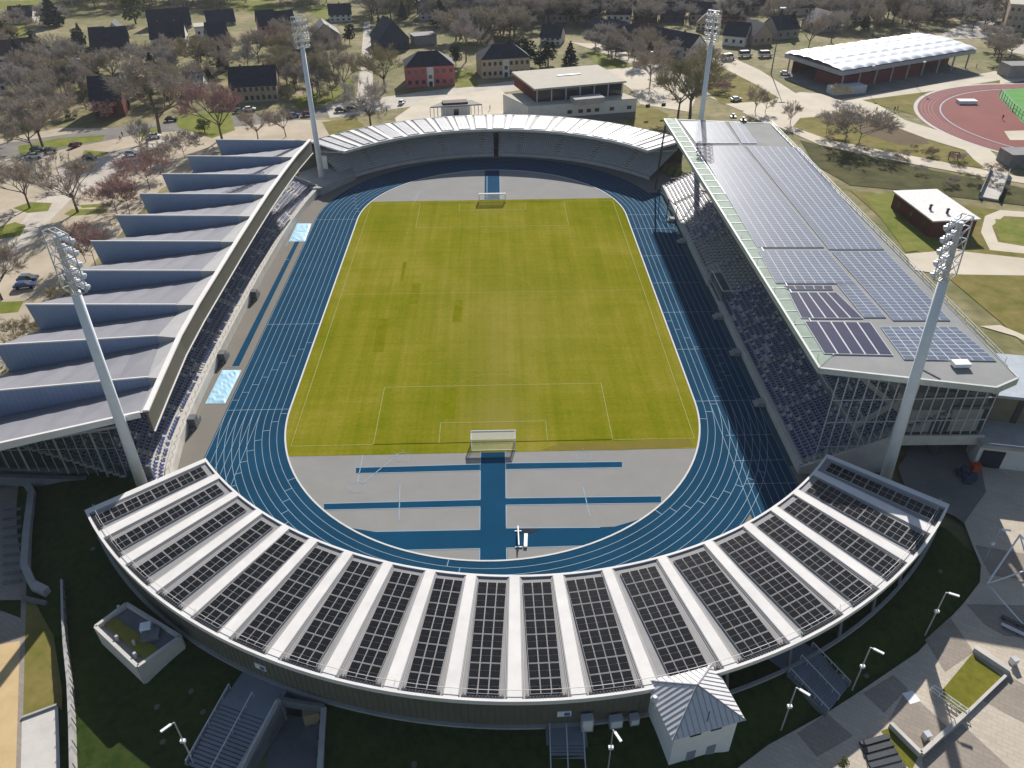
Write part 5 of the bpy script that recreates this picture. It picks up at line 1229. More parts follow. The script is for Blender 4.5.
def proto(kind):
    if kind in PROTO: return PROTO[kind]
    shape, col = kind
    if shape == 'con': w, l = leafy_proto(11, True); ms = (bark, EV)
    elif shape == 'ever': w, l = leafy_proto(13, False); ms = (bark, EV)
    elif shape == 'leaf': w, l = leafy_proto(17, False, 700); ms = (bark, GR)
    elif shape.startswith('dense'): w, l = bare_proto(30 + int(shape[-1]), .95, 1.9); ms = (bark, TW[col])
    elif shape.startswith('bush'): w, l = bare_proto(40 + int(shape[-1]), 1.6, 1.7, .1); ms = (bark, TW[col])
    else: w, l = bare_proto(50 + int(shape[-1]), 1.05, 1.5); ms = (bark, TW[col])
    key = ('m', shape)
    if key in PROTO:
        md = PROTO[key]; wd, ld = md[0], md[1].copy(); ld.materials.clear(); ld.materials.append(ms[1])
    else:
        o1 = w.build('trunk', ms[0]); o2 = l.build('crown', ms[1]); wd, ld = o1.data, o2.data
        bpy.data.objects.remove(o1); bpy.data.objects.remove(o2); PROTO[key] = (wd, ld)
    PROTO[kind] = (wd, ld); return PROTO[kind]
NTREE = {'con': 'conifer', 'ever': 'evergreen_tree', 'leaf': 'leafy_tree', 'bush': 'bare_shrub', 'dens': 'bare_tree', 'bare': 'bare_tree'}
def plant(px, py, ty, shape, col, label, width=1.0, group=None, H=None):
    p = at(px, py, G); H = H or ht(px, py, ty); s_ = H / 10
    wd, ld = proto((shape, col)); nm = NTREE[shape[:4].rstrip('0123456789')] if shape[:4].rstrip('0123456789') in NTREE else 'bare_tree'
    r = thing(nm, label, 'shrub' if nm == 'bare_shrub' else 'tree', (p.x, p.y, G), random.uniform(0, 6.28), group)
    r.scale = (s_ * width, s_ * width, s_)
    for n__, d_ in (('trunk', wd), ('crown', ld)):
        o = bpy.data.objects.new(n__, d_); COL.objects.link(o); o.parent = r
    return r
plant(78, 212, 152, 'bare1', 0, 'large spreading bare tree on the double grass strip of the car park', 1.1)
plant(30, 208, 152, 'bare2', 0, 'bare tree on the oval grass island near the left edge', 1.1)
plant(2, 300, 235, 'bare3', 0, 'bare tree cut by the left edge beside the two blue cars', 1.0)
plant(118, 216, 180, 'bush1', 1, 'pinkish bare shrub between the fourth saw-tooth fin and the car park', 1.0)
plant(130, 214, 172, 'bush2', 1, 'tall pinkish bare shrub at the tip of a fin, above the other', .9)
plant(150, 190, 150, 'bush1', 1, 'reddish bare shrub behind the third saw-tooth fin', 1.0)
plant(164, 172, 140, 'bush2', 0, 'brown bare shrub near the second saw-tooth fin tip', 1.0)
plant(185, 158, 130, 'bush1', 0, 'brown bare shrub beside the uppermost saw-tooth fin', 1.0)
plant(96, 266, 224, 'bush2', 1, 'reddish bare shrub right of the near mast head', 1.0)
plant(86, 262, 222, 'bush1', 0, 'brown shrub just behind the near mast head', .8)
plant(16, 350, 322, 'bush1', 2, 'olive scrubby bush at the lowest full fin tip, left edge', 1.3)
plant(40, 336, 318, 'bush2', 2, 'low olive bush between two saw-tooth fins', 1.2)
plant(72, 305, 280, 'bush1', 2, 'olive bush behind the near mast pole', 1.0)
plant(142, 152, 118, 'bare3', 3, 'slim bare tree on a small grass island beside the silver car', .9)
plant(160, 134, 48, 'dense1', 0, 'huge dense brown bare tree over the street', 1.25)
plant(222, 139, 76, 'dense2', 1, 'dense reddish bare tree in front of the beige long house', 1.1)
plant(43, 147, 86, 'dense3', 0, 'broad brown bare tree beside the street near left edge', 1.25)
plant(35, 154, 96, 'bare2', 0, 'leaning bare tree on the verge behind the parked cars', .9)
plant(12, 140, 92, 'dense1', 0, 'dense brown tree at the left edge above the street', 1.3)
plant(115, 84, 42, 'dense2', 0, 'dense round brown tree below the pointed white gable', 1.2)
plant(108, 118, 96, 'bush2', 1, 'dark red shrub in front of the brick house', 1.6)
plant(200, 70, 32, 'dense3', 2, 'round olive-brown beech crown right of the long white house', 1.3)
plant(245, 68, 52, 'bush1', 4, 'pale blossoming bush behind the beige long house', 1.4)
plant(258, 139, 104, 'bare1', 0, 'slender bare tree behind the uppermost fin, left of a pair', .9)
plant(286, 137, 102, 'bare2', 0, 'slender bare tree left of the far mast pole', .8)
plant(320, 95, 44, 'dense1', 2, 'tall olive-brown tree right of the far mast pole', .9)
plant(345, 92, 44, 'dense2', 0, 'dense brown tree left of the sandy lane', 1.0)
plant(385, 92, 38, 'dense3', 2, 'dense olive tree between the lane and the rose red house', 1.1)
plant(371, 128, 74, 'bare1', 3, 'grey twin-trunked bare tree behind the striped far roof', 1.0)
plant(466, 62, 6, 'dense1', 3, 'tall grey bare tree between the rose red and cream houses', .9)
plant(690, 117, 46, 'dense2', 2, 'big olive-brown tree just left of the far right mast', 1.3)
plant(678, 116, 60, 'bare1', 2, 'twin-trunked bare tree beside the big olive-brown tree', 1.0)
plant(650, 84, 42, 'bare3', 0, 'bare tree at the street junction behind the sports hall', 1.0)
plant(634, 66, 36, 'bare2', 0, 'bare street tree on the bright lawn', .8)
plant(508, 64, 40, 'ever', 0, 'dark conifer clump right of the cream house', 1.3); plant(527, 66, 38, 'ever', 0, 'rounded evergreen behind the sports hall roof, left', 1.5)
plant(548, 66, 38, 'ever', 0, 'rounded evergreen in the middle above the sports hall roof', 1.5); plant(570, 64, 40, 'con', 0, 'pointed dark conifer above the sports hall roof', 1.5); plant(456, 66, 44, 'ever', 0, 'dark evergreen squeezed between the two apartment houses', 1.0)
plant(540, 70, 50, 'ever', 0, 'low dark evergreen directly above the hall roof edge', 1.6)
plant(55, 26, -8, 'con', 0, 'tall dark spruce at the top left', 1.5); plant(136, 24, -8, 'leaf', 0, 'yellow-green willow at the top edge', 1.4)
plant(8, 44, 18, 'ever', 0, 'evergreen at the top left corner', 1.5); plant(80, 36, 22, 'con', 0, 'small conifer in the upper left gardens', 1.3); plant(98, 80, 54, 'con', 0, 'column-shaped dark conifer beside the white garage', .8); plant(380, 36, 14, 'con', 0, 'dark conifer at the upper end of the lane', 1.0)
plant(350, 44, 24, 'ever', 0, 'dark evergreen between the grey gable and the lane', 1.0); plant(205, 132, 118, 'leaf', 0, 'green bush in front of the reddish tree', 1.8)
plant(845, 142, 106, 'bush1', 0, 'bare brown bush beside the sandy yard, left of a pair', 1.4); plant(858, 146, 108, 'bush2', 0, 'bare brown bush beside the scrub bed, right of a pair', 1.4); plant(826, 134, 110, 'bush2', 3, 'thin grey bush at the end of the sandy yard', 1.2)
for x, y, t, lab in ((755, 112, 84, 'bare sapling on the sandy yard nearest the flat roof'), (765, 113, 92, 'tiny bare sapling between two others on the sandy yard'), (790, 124, 100, 'bare sapling by the footpath start'), (808, 50, 8, 'tall bare tree at the left corner of the bubble-roofed hall'), (831, 42, 4, 'bare tree behind the bubble-roofed hall, second from left'), (872, 37, -4, 'tall bare tree in the middle behind the bubble-roofed hall'),
        (908, 33, 0, 'bare tree right of the middle behind the bubble roof'), (915, 32, 2, 'thin bare tree near the top corner of the bubble roof'), (972, 31, 0, 'bare tree beside the road right of the bubble roof'), (985, 30, 4, 'bare tree at the road bend, upper right'), (1000, 62, 36, 'bare tree on the slope left of the corner block')):
    plant(x, y, t, 'bare%d' % random.choice((1, 2, 3)), random.choice((0, 0, 3)), lab, .8)
plant(840, 100, 84, 'bush1', 2, 'low olive bush at the edge of the sandy yard', 1.2)
plant(842, 768, 750, 'leaf', 0, 'small round green shrub beside the dark plaza steps', 1.0, H=1.8)
WOODS = [('bare grey-brown tree in the wood behind the upper left houses', [(60, 12), (330, 6), (330, -8), (60, -8)], 75, (13, 18)), ('bare tree in the gardens near the white terraces at left', [(25, 70), (95, 62), (100, 112), (10, 132)], 30, (9, 15)), ('bare brown tree in the gardens behind the huge street tree', [(128, 60), (235, 52), (222, 84), (135, 112)], 26, (9, 14)),
         ('bare tree among gardens between the pink house and the lane', [(240, 66), (300, 44), (352, 52), (335, 100), (286, 96)], 22, (10, 15)), ('bare grey tree in the wood behind the rose red house', [(372, 22), (520, 30), (600, 22), (600, -8), (372, -8)], 100, (14, 20)), ('bare grey tree behind the cream house', [(440, 40), (520, 30), (540, 38), (470, 44)], 16, (12, 16)),
         ('bare tree along the street of row houses', [(580, 54), (600, 58), (720, 74), (735, 62), (700, 62), (600, 40)], 16, (8, 12)), ('bare tree among houses in the upper right', [(720, 30), (1000, 28), (1010, 0), (700, -6)], 70, (12, 18)), ('bare tree in the far field at the top left corner', [(0, 16), (60, 14), (60, 40), (20, 44), (0, 60)], 10, (8, 12)), ('bare tree on the slope right of the bubble-roofed hall', [(985, 40), (1010, 44), (1030, 60), (990, 70)], 5, (8, 12)), ('bare brown tree in the row house gardens at the top edge', [(540, 26), (720, 28), (720, -4), (540, -4)], 45, (10, 15))]
rng = random.Random(5)
import numpy as np
SHAPES = ('bare1', 'bare2', 'bare3', 'dense1', 'dense2', 'dense3', 'bare1', 'bare2', 'dense1', 'dense2')
spots_ = []
for wi, (lab, poly, cnt, (h0, h1)) in enumerate(WOODS):
    x0, x1 = min(q[0] for q in poly), max(q[0] for q in poly); y0, y1 = min(q[1] for q in poly), max(q[1] for q in poly)
    got = 0
    for _ in range(6000):
        if got >= cnt: break
        x, y = rng.uniform(x0, x1), rng.uniform(y0, y1)
        if inpoly(x, y, poly): spots_.append((y, x, wi, rng.choice(SHAPES), rng.choice((0, 0, 0, 2, 3, 3)), rng.uniform(1.0, 1.4), rng.uniform(h0, h1) * 1.1)); got += 1
spots_.sort(reverse=True)
for y, x, wi, sh, co, wd_, H in spots_[:225]:
    lab = WOODS[wi][0]; plant(x, y, 0, sh, co, lab, wd_ * (.8 if 1 <= wi <= 3 else 1), group=lab.replace('bare', 'the bare', 1).replace(' tree ', ' trees ', 1), H=H)
# the far wood at the upper edge reads as one mass
V, F, base = [], [], 0
for y, x, wi, sh, co, wd_, H in spots_[225:]:
    p = at(x, y, G)
    for d_ in proto((sh, co)):
        n_ = len(d_.vertices); co_ = np.empty(n_ * 3, np.float32); d_.vertices.foreach_get('co', co_); co_ = co_.reshape(-1, 3)
        a = rng.uniform(0, 6.28); s_ = H / 10; c_, q_ = cos(a), sin(a)
        w = np.stack([(co_[:, 0] * c_ - co_[:, 1] * q_) * s_ * wd_ + p.x, (co_[:, 0] * q_ + co_[:, 1] * c_) * s_ * wd_ + p.y, co_[:, 2] * s_ + G], 1); V.append(w)
        F += [tuple(base + i for i in f.vertices) for f in d_.polygons]; base += n_
me = bpy.data.meshes.new('far_wood'); me.from_pydata(np.concatenate(V).tolist(), [], F); me.materials.append(TW[0])
fw = bpy.data.objects.new('far_wood', me); COL.objects.link(fw); stuff(fw); tag(fw, 'far-off bare wood massed along the upper edge of the picture', 'wood')

for lab, poly, cnt, kinds, (h0, h1) in [('dark evergreen among the bare wood behind the rose red house', [(385, 24), (600, 34), (600, 4), (385, 0)], 16, ('con', 'ever'), (9, 15)), ('dark evergreen in the gardens at the upper left', [(15, 50), (240, 50), (225, 88), (15, 96)], 14, ('con', 'ever'), (6, 11)), ('green leafy shrub in the gardens at the upper left', [(20, 62), (330, 50), (330, 100), (20, 126)], 34, ('leaf',), (2.2, 4)),
                              ('bare garden shrub between the upper left houses', [(20, 58), (340, 40), (340, 100), (20, 126)], 50, ('bush1', 'bush2'), (2.5, 5)), ('bare shrub along the row house street', [(585, 52), (640, 62), (730, 100), (740, 84), (690, 62), (600, 42)], 24, ('bush1', 'bush2'), (2.5, 4.5)), ('bare scrub bush on the ditch slope', [(800, 128), (930, 146), (1010, 176), (1010, 200), (850, 176)], 26, ('bush1', 'bush2'), (1.6, 3.2)), ('dark evergreen among the upper right houses', [(720, 40), (990, 30), (1000, 4), (720, 4)], 12, ('con', 'ever'), (7, 12))]:
    x0, x1 = min(q[0] for q in poly), max(q[0] for q in poly); y0, y1 = min(q[1] for q in poly), max(q[1] for q in poly); got = 0
    for _ in range(4000):
        if got >= cnt: break
        x, y = rng.uniform(x0, x1), rng.uniform(y0, y1)
        if inpoly(x, y, poly):
            r_ = plant(x, y, 0, rng.choice(kinds), rng.choice((0, 1, 2, 3)) if kinds[0][:4] == 'bush' else 0, lab, rng.uniform(1.0, 1.6), group='the ' + lab.split(' ')[0] + ' ones ' + ' '.join(lab.split(' ')[3:]), H=rng.uniform(h0, h1)); got += 1
            if kinds == ('leaf',): r_.name = 'leafy_shrub'; r_['category'] = 'shrub'
# ------------------------------------------------------------------ cars
tyre_m = mat('black_tyre', (0.02, 0.02, 0.02), 0.9)
def car_proto(body_m, van=False):
    r = thing('parked_car', 'x', 'car')
    L, Wd = (2.2, .9) if not van else (2.7, 1.0)
    prof = [(-L, .35), (-L, .8), (-L * .93, .95), (-L * .55, 1.0), (L * .45, .95), (L * .95, .8), (L, .6), (L, .35)] if not van else [(-L, .35), (-L, 1.2), (L * .6, 1.2), (L * .95, .95), (L, .6), (L, .35)]
    mb = MB(); n = len(prof)
    mb.add([(x, -Wd, z) for x, z in prof] + [(x, Wd, z) for x, z in prof], [tuple(range(n)), tuple(range(2 * n - 1, n - 1, -1))] + [(i, n + i, n + (i + 1) % n, (i + 1) % n) for i in range(n)])
    zr = 1.48 if not van else 2.2
    c0, c1, c2, c3 = (-L * .82, -L * .6, L * .15, L * .5) if not van else (-L, -L * .95, L * .4, L * .65)
    zb = .97 if not van else 1.2
    mb.hexa([(c0 + .5, -Wd * .8, zr - .03), (c2, -Wd * .8, zr - .03), (c2, Wd * .8, zr - .03), (c0 + .5, Wd * .8, zr - .03)], [(c0 + .5, -Wd * .8, zr), (c2, -Wd * .8, zr), (c2, Wd * .8, zr), (c0 + .5, Wd * .8, zr)])
    b_ = mb.build('body', body_m, r)
    bv = b_.modifiers.new('soft_edges', 'BEVEL'); bv.width = .06; bv.segments = 2
    mb = MB(); mb.hexa([(c0, -Wd * .92, zb), (c3, -Wd * .92, zb), (c3, Wd * .92, zb), (c0, Wd * .92, zb)], [(c1, -Wd * .78, zr - .03), (c2, -Wd * .78, zr - .03), (c2, Wd * .78, zr - .03), (c1, Wd * .78, zr - .03)])
    mb.build('window', glass_d, r)
    for x in (-L * .62, L * .62):
        for y in (-Wd, Wd): mb = MB(); mb.tube((x, y - .1, .32), (x, y + .1, .32), .32, n=10); mb.build('wheel', tyre_m, r)
    for y in (-.6, .6): mb = MB(); mb.box(L - .02, y - .15, .6, L + .03, y + .15, .75); mb.build('headlight', white_p, r)
    return r
CM = {c: mat(c + '_car_paint', v, 0.25, 0.02, spec=.6) for c, v in dict(white=(.75, .75, .75), black=(.015, .015, .018), silver=(.42, .45, .5), blue=(.03, .06, .2), red=(.12, .02, .02), grey=(.12, .13, .14)).items()}
CARS = [(36, 158, 'white', 5, 'white car parked at the left on the car park'), (51, 152.5, 'black', 8, 'black car right behind the white one on the car park'), (38, 151, 'grey', 5, 'dark grey car behind the white car near the leaning tree'), (76, 147, 'red', 70, 'dark red car facing the street on the car park'), (90, 160, 'black', -8, 'black car alone near a small grass island'),
        (132, 155.5, 'silver', 5, 'silver car with long tree shadow beside it'), (155, 138, 'white', 10, 'white car under the huge brown tree'), (29, 281, 'grey', 8, 'upper one of two dark cars near the mast head'), (26, 288, 'blue', 12, 'dark blue car, lower of two near the mast head'), (172, 121, 'black', 5, 'black car on the street under the huge tree'), (250, 111, 'white', 12, 'white car in front of the beige long house'),
        (240, 112.5, 'grey', 10, 'grey car left of the white car by the beige house'), (341, 112, 'black', 10, 'black car on the street, left of a close pair'), (352, 110.5, 'black', 10, 'black car on the street, right of a close pair'), (294, 117, 'blue', 15, 'blue car beside the far left mast pole'), (308, 116, 'red', 12, 'dark red car just right of the far left mast pole'), (402, 104, 'white', 80, 'white car left of the entrance canopy'), (610, 49, 'silver', -15, 'silver car on the row house street, left of two'), (619, 51, 'grey', -15, 'grey car on the row house street, right of two'),
        (625, 114, 'black', 60, 'black car beside the sports hall lawn'), (736, 101, 'silver', 10, 'silver car at the edge of the park grass'), (640, 55, 'white', -15, 'white car in front of the row houses'), (668, 63, 'black', -20, 'black car in front of the wide white row house'), (1012, 40, 'black', 15, 'black car by the corner block at the upper right'), (1003, 38, 'silver', 15, 'silver car by the corner block at the upper right'), (47, 352, 'black', 0, 'black car half hidden behind a saw-tooth fin tip'), (785, 75, 'white', -30, 'white car left of the bubble-roofed hall')]
protos = {}
for x, y, c, a, lab in CARS:
    if c not in protos: protos[c] = car_proto(CM[c]); o = protos[c]
    else: o = dup(protos[c], (0, 0, 0))
    p = at(x, y, G); o.location = (p.x, p.y, G + .2); o.rotation_euler = (0, 0, radians(a)); o['label'] = lab; o['group'] = 'parked cars'
vp = None
for x, y, a, lab in ((745, 57, 8, 'white van, left of two at the upper right street'), (765, 57, 5, 'white van, right of two at the upper right street'), (728, 60, 20, 'white van beside the park grass and the far mast')):
    if vp is None: vp = car_proto(CM['white'], True); o = vp; 
    else: o = dup(vp, (0, 0, 0))
    o.name = 'parked_van'; p = at(x, y, G); o.location = (p.x, p.y, G + .2); o.rotation_euler = (0, 0, radians(a)); o['label'] = lab; o['category'] = 'van'; o['group'] = 'parked vans'; o.scale = (1.2, 1.2, 1.2)

# ------------------------------------------------------------------ people
skin_m = mat('skin', (0.45, 0.28, 0.2), 0.7); coat_m = mat('dark_coat', (0.03, 0.03, 0.04), 0.9); jean_m = mat('dark_trousers', (0.03, 0.04, 0.07), 0.9)
def person_mesh(stride):
    V_ = [(0, 0, .95), (0, 0, 1.2), (0, 0, 1.42), (0, 0, 1.52), (.01, 0, 1.66), (.02, 0, 1.76), (0, .1, .9), (stride * .5, .1, .5), (stride * .75, .1, .08), (stride * .75 + .14, .1, .04), (0, -.1, .9), (-stride * .4, -.1, .5), (-stride * .9, -.1, .08), (-stride * .9 + .14, -.1, .04),
          (0, .19, 1.4), (-stride * .3, .24, 1.12), (-stride * .2, .24, .86), (0, -.19, 1.4), (stride * .3, -.24, 1.12), (stride * .5, -.24, .88)]
    E_ = [(0, 1), (1, 2), (2, 3), (3, 4), (4, 5), (0, 6), (6, 7), (7, 8), (8, 9), (0, 10), (10, 11), (11, 12), (12, 13), (2, 14), (14, 15), (15, 16), (2, 17), (17, 18), (18, 19)]
    Rr = [.16, .15, .16, .06, .11, .08, .1, .07, .05, .045, .1, .07, .05, .045, .075, .055, .045, .075, .055, .045]
    me = bpy.data.meshes.new('person'); me.from_pydata(V_, E_, []); o = bpy.data.objects.new('person', me); COL.objects.link(o)
    sm = o.modifiers.new('skin', 'SKIN'); me.skin_vertices[0].data[0].use_root = True
    for i, r in enumerate(Rr): me.skin_vertices[0].data[i].radius = (r, r)
    ss = o.modifiers.new('smooth', 'SUBSURF'); ss.levels = 1; ss.render_levels = 1
    dg = bpy.context.evaluated_depsgraph_get(); m2 = bpy.data.meshes.new_from_object(o.evaluated_get(dg)); bpy.data.objects.remove(o)
    m2.materials.clear()
    for q in (skin_m, coat_m, jean_m): m2.materials.append(q)
    for f in m2.polygons:
        z = f.center.z; f.material_index = 0 if z > 1.5 else (1 if z > .84 else 2); f.use_smooth = True
    m2.name = 'person'; return m2
PM = [person_mesh(.35), person_mesh(.12)]
for i, (x, y, lab) in enumerate([(121, 141, 'person in dark coat walking on the car park, left of two'), (123, 137, 'person in dark coat walking on the car park, right of two'), (885, 114, 'person in dark clothes walking alone on the promenade'), (894, 111.5, 'person in dark clothes on the promenade, left of a close pair'), (897, 111, 'person in dark clothes on the promenade, right of a close pair'), (876, 112, 'person in dark clothes leading on the promenade'), (387, 113, 'person in dark coat standing by the forecourt'), (490, 110, 'person in dark coat standing right of the entrance canopy'), (1002, 120, 'person in dark clothes beside the green court fence'), (976, 68, 'person in dark clothes at the corner of the bubble-roofed hall')]):
    o = bpy.data.objects.new('person', PM[i % 2]); COL.objects.link(o); p = at(x, y, G); o.location = (p.x, p.y, G + .1); o.rotation_euler = (0, 0, i * 1.3); o.scale = (1.05,) * 3; tag(o, lab, 'person')

# ------------------------------------------------------------------ lamps and thin poles
def lamp(bpx, tpx, label, z0=None, arm=(1.4, .2)):
    b_ = at(*bpx, G); z = ground_z(b_.x, b_.y) if z0 is None else z0
    b_ = at(*bpx, z); H = ht(bpx[0], bpx[1], tpx[1], z)
    r = thing('street_lamp', label, 'street lamp', (b_.x, b_.y, z), 0, 'street lamps around the near stand')
    t = Vector((b_.x, b_.y, z + H))
    mb = MB(); mb.tube((b_.x, b_.y, z), t, .085, .06, 8); mb.tube(t, t + Vector((arm[0] * .5, arm[1] * .5, .05)), .06, n=5); mb.build('pole', alu, r)
    mb = MB(); q = t + Vector((arm[0] * .75, arm[1] * .75, .05)); mb.obox(q, Vector((arm[0], arm[1], 0)), Vector((-arm[1], arm[0], 0)), .55, .13, q.z - .06, q.z + .08); mb.build('lamp_head', white_p, r)
    mb = MB(); mb.obox((b_.x, b_.y), Vector((1, 0, 0)), Vector((0, 1, 0)), .25, .16, z + H * .55, z + H * .55 + .35); mb.build('junction_box', white_p, r)
for b_, t, lab, arm in (((194, 764), (174, 722), 'street lamp on the dark bank left of the long stairs', (-.8, -.8)), ((608, 770), (613, 730), 'street lamp beside the middle stairs below the near stand', (.5, -1)), ((781, 730), (795, 688), 'street lamp on the dark bank right of the pyramid-roofed tower', (.9, -.8)),
                        ((852, 690), (872, 648), 'street lamp on the bank beside the right stairs', (.9, -.7)), ((925, 635), (945, 593), 'street lamp on the dark bank below the end of the near roof', (1, -.5)), ((983, 562), (998, 530), 'street lamp on the shaded plaza beside the white frame', (1, -.2))):
    lamp(b_, t, lab, arm=arm)
for b_, t, lab in (((771, 74), (771, 8), 'dark slim light mast left of the bubble-roofed hall'), ((867, 92), (868, 66), 'slim light pole in front of the bubble-roofed hall'), ((917, 88), (918, 62), 'slim light pole before the middle of the bubble roof'), ((650, 72), (649, 52), 'thin street pole at the junction behind the sports hall')):
    p = at(*b_, G); H = ht(b_[0], b_[1], t[1]); r = thing('light_pole', lab, 'light pole', (p.x, p.y, G))
    mb = MB(); mb.tube((p.x, p.y, G), (p.x, p.y, G + H), .25 if H > 15 else .12, .15 if H > 15 else .08, 8); mb.build('pole', steel_d, r)
    mb = MB(); mb.obox((p.x, p.y), Vector((1, 0, 0)), Vector((0, 1, 0)), 1.2 if H > 15 else .5, .3, G + H - .3, G + H + .2); mb.build('lamp_head', white_p, r)

# ------------------------------------------------------------------ buildings and works around the near stand
# pyramid-roofed tower house
ze = 9.0
FLp, FRp, BRp = at(673.6, 738.6, ze), at(743, 719, ze), at(734, 702, ze)
ax_ = (FRp - FLp); wl = ax_.length; ax_.normalize(); ay_ = Vector((-ax_.y, ax_.x, 0)); 
BL0 = at(651, 701, ze); dp_ = 6.6
def TP(u, v, z): p = FLp + ax_ * u + ay_ * v; return (p.x, p.y, z)
tw_ = thing('tower_house', 'small pale-blue shaded tower house with metal pyramid roof against the near stand', 'house', TP(wl / 2, dp_ / 2, G))
mb = MB(); mb.hexa([TP(.3, .3, G), TP(wl - .3, .3, G), TP(wl - .3, dp_, G), TP(.3, dp_, G)], [TP(.3, .3, ze), TP(wl - .3, .3, ze), TP(wl - .3, dp_, ze), TP(.3, dp_, ze)]); mb.build('wall', mat('bright_white_render', (0.78, 0.78, 0.77), 0.85, 0.06), tw_)
zinc = mat('standing_seam_zinc', (0.58, 0.57, 0.57), 0.5, 0.06, 0.8)
apex = (TP(wl / 2, dp_ / 2, 0)[0], TP(wl / 2, dp_ / 2, 0)[1], ze + 2.7)
cs = [TP(-.2, -.2, ze), TP(wl + .2, -.2, ze), TP(wl + .2, dp_ + .2, ze), TP(-.2, dp_ + .2, ze)]
mb = MB(); mb.add(cs + [apex], [(0, 1, 4), (1, 2, 4), (2, 3, 4), (3, 0, 4), (3, 2, 1, 0)]); mb.build('roof', zinc, tw_)
mb = MB()
for i in range(4):
    a, b_ = Vector(cs[i]), Vector(cs[(i + 1) % 4]); ap = Vector(apex)
    mid = (a + b_) / 2
    for j in range(1, 13):
        f = j / 13; p = a * (1 - f) + b_ * f; g = 1 - abs(2 * f - 1); q = p + (ap - mid) * g; mb.tube(p + Vector((0, 0, .03)), q + Vector((0, 0, .03)), .045, n=4, cap=False)
    mb.tube(a, ap, .1, n=5)
mb.build('roof_seam', mat('seam_zinc', (0.33, 0.33, 0.34), 0.6), tw_)
for u in (.35, .65):
    mb = MB(); mb.hexa([TP(wl * u - .6, .22, ze - 1.2), TP(wl * u + .6, .22, ze - 1.2), TP(wl * u + .6, .32, ze - 1.2), TP(wl * u - .6, .32, ze - 1.2)], [TP(wl * u - .6, .22, ze - .7), TP(wl * u + .6, .22, ze - .7), TP(wl * u + .6, .32, ze - .7), TP(wl * u - .6, .32, ze - .7)]); mb.build('window', glass_d, tw_)
    mb = MB(); mb.hexa([TP(wl * u - .5, .22, G + .6), TP(wl * u + .5, .22, G + .6), TP(wl * u + .5, .32, G + .6), TP(wl * u - .5, .32, G + .6)], [TP(wl * u - .5, .22, G + 2.8), TP(wl * u + .5, .22, G + 2.8), TP(wl * u + .5, .32, G + 2.8), TP(wl * u - .5, .32, G + 2.8)]); mb.build('door', mat('grey_door', (0.25, 0.28, 0.33), 0.6), tw_)
mb = MB(); p = Vector(TP(-.6, dp_ * .55, 0)); mb.tube((p.x, p.y, ze - .5), (p.x, p.y, ze + 1.6), .3, n=8); mb.tube((p.x, p.y, ze + 1.6), (p.x, p.y, ze + 2.0), .45, .2, 8); mb.build('chimney', alu, tw_)
mb = MB(); p = Vector(TP(wl * .5, .5, 0)); mb.tube((p.x, p.y, ze), (p.x, p.y, ze + 2.4), .05, n=5); mb.build('antenna', steel_d, tw_)
# sunken-roof plant building
zb = 6.2
c0, c1, c2, c3 = at(95, 626, zb), at(137.5, 666, zb), at(180, 636, zb), at(126, 603, zb)
pb = thing('plant_building', 'square concrete plant building with weedy sunken roof on the dark bank', 'building', ((c0 + c2) / 2)[:2] + (G,))
mb = MB(); Q4 = [c0, c1, c2, c3]; ctr = (c0 + c1 + c2 + c3) / 4
for i in range(4):
    a, b_ = Q4[i], Q4[(i + 1) % 4]; mb.wall(a, b_, .4, G - .5, zb)
mb.build('wall', conc_l, pb)
inn_ = [ctr + (v - ctr) * .93 for v in Q4]
mb = MB(); mb.prism([(v.x, v.y) for v in inn_], zb - .8, zb - .6); mb.build('sunken_roof', conc_d, pb)
mb = MB(); mb.prism([(v.x, v.y) for v in (inn_[0] * .8 + inn_[3] * .2, inn_[1] * .8 + inn_[2] * .2, inn_[1] * .45 + inn_[2] * .55, inn_[0] * .45 + inn_[3] * .55)], zb - .6, zb - .4); mb.build('roof_planting', mat('weedy_sedum', (0.22, 0.18, 0.04), 0.95, 0.5, 1.5, col2=(0.14, 0.17, 0.03)), pb)
mb = MB(); p = at(148, 632, zb - .8); mb.obox(p, ax_, ay_, .6, .5, zb - .6, zb + .5); mb.build('ventilation_unit', white_p, pb)
mb = MB(); p = at(152, 638, zb - .8); mb.obox(p, ax_, ay_, 1.0, .8, zb - .6, zb + .1); mb.build('duct_box', conc_d, pb)
for q in ((120, 610), (118, 640), (135, 645), (136, 657)):
    p = at(*q, zb - .5); mb = MB(); mb.tube((p.x, p.y, zb - 1), (p.x, p.y, zb + .3), .18, n=7); mb.build('vent_pipe', alu, pb)
